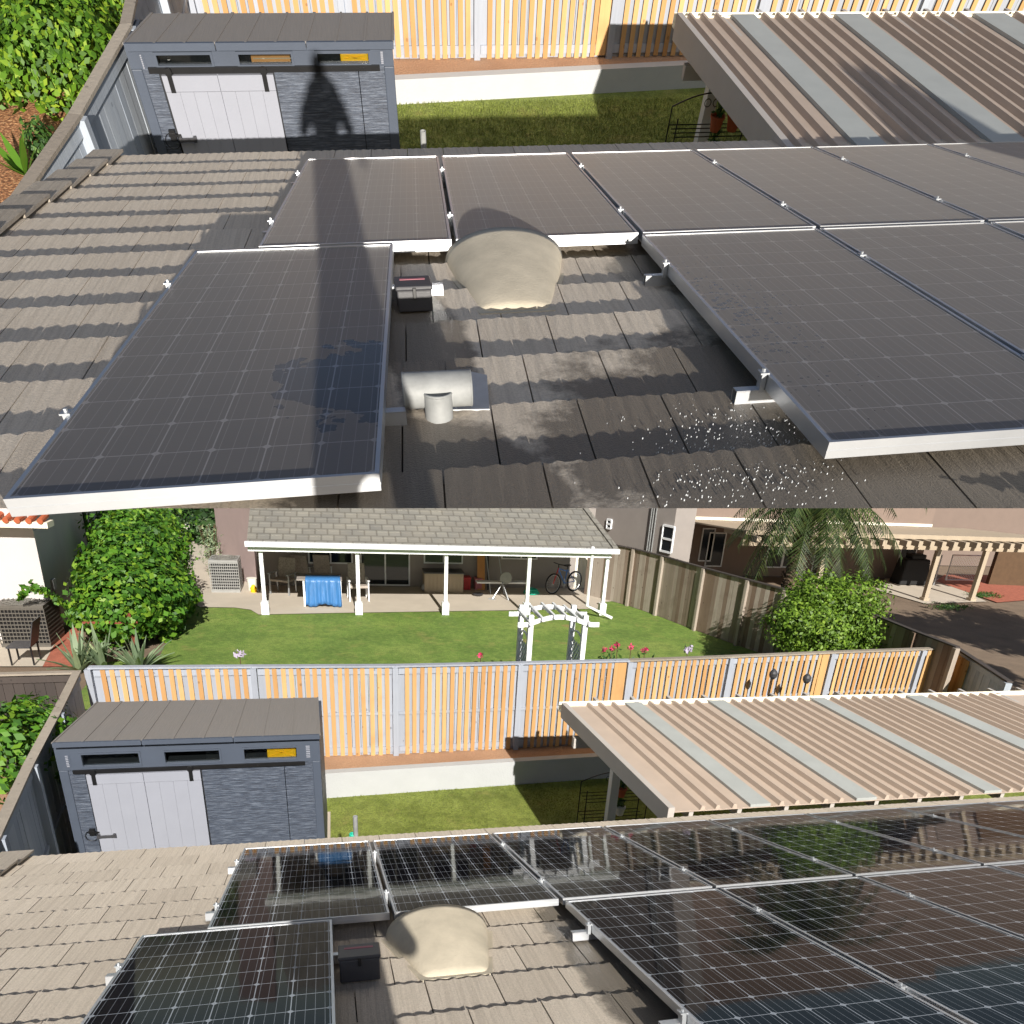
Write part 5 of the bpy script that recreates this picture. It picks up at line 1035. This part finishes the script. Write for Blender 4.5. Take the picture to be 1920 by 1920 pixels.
    st = s.roof(824, 785, -.1); p0 = s.w(st.x, st.y, -.12); q = MB(); q.tube([p0, p0 + s.w(0, .0, .105)], .048, 18, cap=False); q.tube([p0 + s.w(0, 0, .1), p0], .042, 18); q.ring(p0 + s.w(0, 0, .105), .045, .005, s.w(0, 0, 1)); q.build('stub', M['pvc'], r, smooth=True)
    f0 = [s.roof(x, y, -.095) for x, y in ((800, 772), (918, 770), (913, 706), (885, 700), (812, 702))]; q = MB(); q.prism([s.w(p.x, p.y, -.095) for p in f0], s.w(0, 0, .006)); q.build('flashing', M['steel'], r)
    p = s.Y(795, 292, 3.9); a = s.Y(793, 246, 3.9); q = MB(); q.tube([p - Vector((0, 0, .9)), a], .026, 12, cap=False); q.ring(a, .023, .004, (0, 0, 1)); q.tube([a - Vector((0, 0, .06)), a - Vector((0, 0, .01))], .02, 12); tag(q.build('plastic_pipe', M['pvc']), 'white plastic pipe standing behind the eave above dusty panels', 'pipe')
    # soap bubbles on the wet tiles
    q = MB(); rs = random.Random(4)
    for _ in range(650):
        x = rs.gauss(1400, 110); y = rs.gauss(850, 65)
        if y > 948 or y < 740 or x > 1200 + (y - 440) * .93: continue
        p = s.roof(x, y, -.096); R_ = rs.uniform(.0007, .0022); c = s.w(p.x, p.y, -.096)
        q.lathe(c, [(R_, -.004), (R_ * .8, R_ * .5), (.0003, R_ * .8)], 6)
    stuff(q.build('soap_bubbles', M['foam'], smooth=True))
    # ---- shed
    Y0 = 5.56
    f = dict(tl=(238, 90), tr=(738, 82), bl=(262, 180), br=(743, 180), track=(280, 134, 712, 127),
             wins=[(292, 103, 398, 122), (446, 101, 548, 120), (594, 100, 692, 118)], seams=[(677, 180)], door=[(303, 138), (512, 136)], mid=(418, 180),
             handle=(340, 367, 255), hang=[(321, 148), (497, 145)], lock=(324, 250), vents=[(257, 101, 276, 128), (709, 95, 723, 119)],
             roofl=(231, 82), roofr=(738, 78), roofbl=(283, 28), roofbr=(738, 28), rs=[(405, 82), (574, 80)], ylab='bright yellow plastic case behind the right shed window in the upper view')
    # find the depth of the roof line that lies on the picture's top edge
    shed(s, f, Y0, 6.45, s.Y(600, 28, 6.45).z, 'slate grey plastic shed with the photographer shadow on its front, upper view', (637, 100, 692, 117), (470, 112, 545, 120))
    q = MB(); q.box(-3.6, -.95, 5.5, 6.6, G, G + .05); struct(q.build('shed_slab', M['patio']))
    # ---- fences
    zt = N + 2.1; xs = [640, 893, 1140, 1405, 1700, 2050, 2450]; P = [s.Z(x, 103, N) for x in xs]; P = [Vector((p.x, 10.25, 0)) for p in P]; P[0].x = s.Y(650, 100, 10.25).x; P = [Vector((-3.52, 10.25, 0))] + P
    lab = ['white board fence with orange battens, bay hidden behind the shed, upper view', 'white board fence with orange battens, bay beside the shed in the upper view', 'sunlit bay of white and orange fence in the middle, upper view', 'half shaded bay of white and orange fence left of the patio cover, upper view', 'shaded white and orange fence bay behind the patio cover, upper view', 'fence bay mostly hidden behind the patio cover, upper view', 'fence bay past the right edge, hidden behind the patio cover, upper view']
    for i in range(7): fence_bay('fence_panel', P[i], P[i + 1], N - .02, zt, 15, lab[i], 'bays of the white and orange back fence', wide=(i == 2), )
    lf = [(-3.56, 10.3), (-3.57, 8.2), (-3.6, 6.1), (-3.9, 4.35), (-4.35, 2.4)]
    for i in range(4): fence_bay('side_fence', lf[i + 1], lf[i], G, -1.2, 0, ['weathered grey side fence bay behind the shed', 'weathered grey side fence bay beside the shed roof', 'sunlit blue-grey side fence bay between shed and roof', 'weathered grey side fence bay nearest the tile roof'][i] + ', upper view', 'side fences', boards='fence_blue', cap='grey_wood')
    # ---- hedge and plants at left
    r = thing('leafy_hedge', 'dense bright green hedge on brown mulch left of the shed', 'hedge', (-6.3, 10.5, G)); q = MB()
    for X, Y, n, sx in ((-5.5, 10.3, 5200, .95), (-6.8, 10.4, 5200, 1.0), (-5.3, 12.2, 4200, 1.1), (-6.9, 12.3, 4200, 1.2), (-8.2, 11.2, 2500, 1.2), (-4.6, 12.8, 2200, .8)): leaf_blob(q, (X, Y, G + .42), (sx, 1.15, .62), n, .055, .6, .75, G)
    q.build('foliage', M['hedge'], r); q = MB()
    for X in (-5.3, -6.2, -7.1): q.tube([(X, 10.6, G), (X + .05, 10.7, G + .5)], .02, 6)
    q.build('stem', M['twig'], r)
    c = s.Z(50, 330, G); r = thing('broad_leaf_plant', 'dark broad leaved plant at the left edge below the mulch', 'plant', c); q = MB(); rs = random.Random(2)
    for _ in range(14):
        a_ = rs.uniform(0, 6.28); el = rs.uniform(.5, 1.3); ln = rs.uniform(.3, .6); d_ = Vector((math.cos(a_) * math.cos(el), math.sin(a_) * math.cos(el), math.sin(el))); sd_ = Vector((-math.sin(a_), math.cos(a_), 0)); vs = []
        for j in range(6): t = j / 5; pn = c + d_ * ln * t; w2 = .05 * math.sin(math.pi * min(t * .9 + .08, 1)) + .002; vs += [pn - sd_ * w2, pn + sd_ * w2]
        q.add(vs, [(2 * j, 2 * j + 1, 2 * j + 3, 2 * j + 2) for j in range(5)])
    q.build('leaves', M['leafbig'], r)
    c = s.Z(75, 290, G); r = thing('low_shrub', 'small dark shrub against the side fence cap, upper view', 'shrub', c); q = MB(); leaf_blob(q, c + Vector((.1, -.1, .15)), (.2, .3, .28), 500, .04, .6); q.build('foliage', M['low'], r)
    q = MB(); q.tube([tuple(c), tuple(c + Vector((0, 0, .2)))], .012, 5); q.build('stem', M['twig'], r)
    # ---- patio cover
    zf, zn = -1.65, -1.12; fy = s.Z(1500, 33, zf).y; ny = s.Z(1600, 262, zn).y - .25; gx = lambda x: s.Y(x, 33, fy).x
    X0 = gx(1272); sk = (s.Z(1467, 263, zn).x - X0) / (fy - s.Z(1467, 263, zn).y)
    patio_cover(s, zf, zn, fy, ny, X0, sk, [(gx(1370), gx(1412)), (gx(1563), gx(1612)), (gx(1822), gx(1880))], [gx(x) for x in (1292, 1316, 1342, 1430, 1456, 1482, 1510, 1538, 1632, 1658, 1684, 1710, 1737, 1764, 1792, 1900, 1930, 1960)], gx(2010), 'tan ribbed aluminium patio cover with a dark shadow cast across it, upper view', .2)
    p = s.Y(1325, 215, 7.0); r = thing('cover_post', 'white square post under the patio cover corner, upper view', 'post', (p.x, 7, G)); q = MB(); q.box(p.x - .07, p.x + .07, 6.93, 7.07, G + .2, -1.98); q.build('shaft', M['white'], r); q = MB(); q.box(p.x - .095, p.x + .095, 6.905, 7.095, G, G + .199); q.build('foot', M['white'], r)
    p = Vector((s.Y(1335, 240, 6.6).x, 6.5, G)); pot_shelf(s, p, 1.0, 'black wire plant stand in the shade of the patio cover, upper view', 1.05)
    for dx, dy, kk, m_, lab in ((.05, .12, .82, 'terracotta', 'left terracotta pot on the top tier of the wire stand, upper view'), (.27, .12, .82, 'terracotta', 'right terracotta pot on the top tier of the wire stand, upper view'), (-.1, .15, .18, 'white', 'white pot on the bottom tier of the wire stand, upper view'), (.08, .13, .52, 'bucket', 'pale pot on the middle tier of the wire stand, upper view')):
        pot((p.x + dx, p.y + dy, G + 1.05 * kk + .008), .085, .16, M[m_], lab, True)
    sd = s.ray(*SUN_T).normalized(); pn = Vector((0, zf - zn, -(fy - ny))); pc = Vector((X0, fy, zf))
    def back(x, y): pt = plane_hit(s, x, y, pc, pn); return pt + sd * ((-5.6 - pt.y) / sd.y)
    bp = [back(*a) for a in ((1568, 133), (1640, 140), (1728, 172), (1878, 262), (1682, 268))]; r = thing('shadow_caster', 'unseen block added behind the photographer for shading the patio cover, upper view', 'shadow caster', bp[0]); q = MB(); q.prism(bp, (0, -.5, 0)); q.build('shaft', M['stucco_white'], r)  # added unseen block, outline traced back along the sun from the wanted shadow
    q = MB(); q.beam(bp[0] + Vector((0, -.25, .02)), bp[1] + Vector((0, -.25, .02)), .56, .04); q.build('cap', M['dark'], r)
    # the photographer stands behind the lens; his shadow runs over the panels to the shed
    person(s, ST.c, s.c.z - 1.5, 'person photographing from the roof above the dusty panels', .8)
build_T()
for o in list(colT.objects):
    if o.parent is None: o.matrix_basis = M_T @ o.matrix_basis
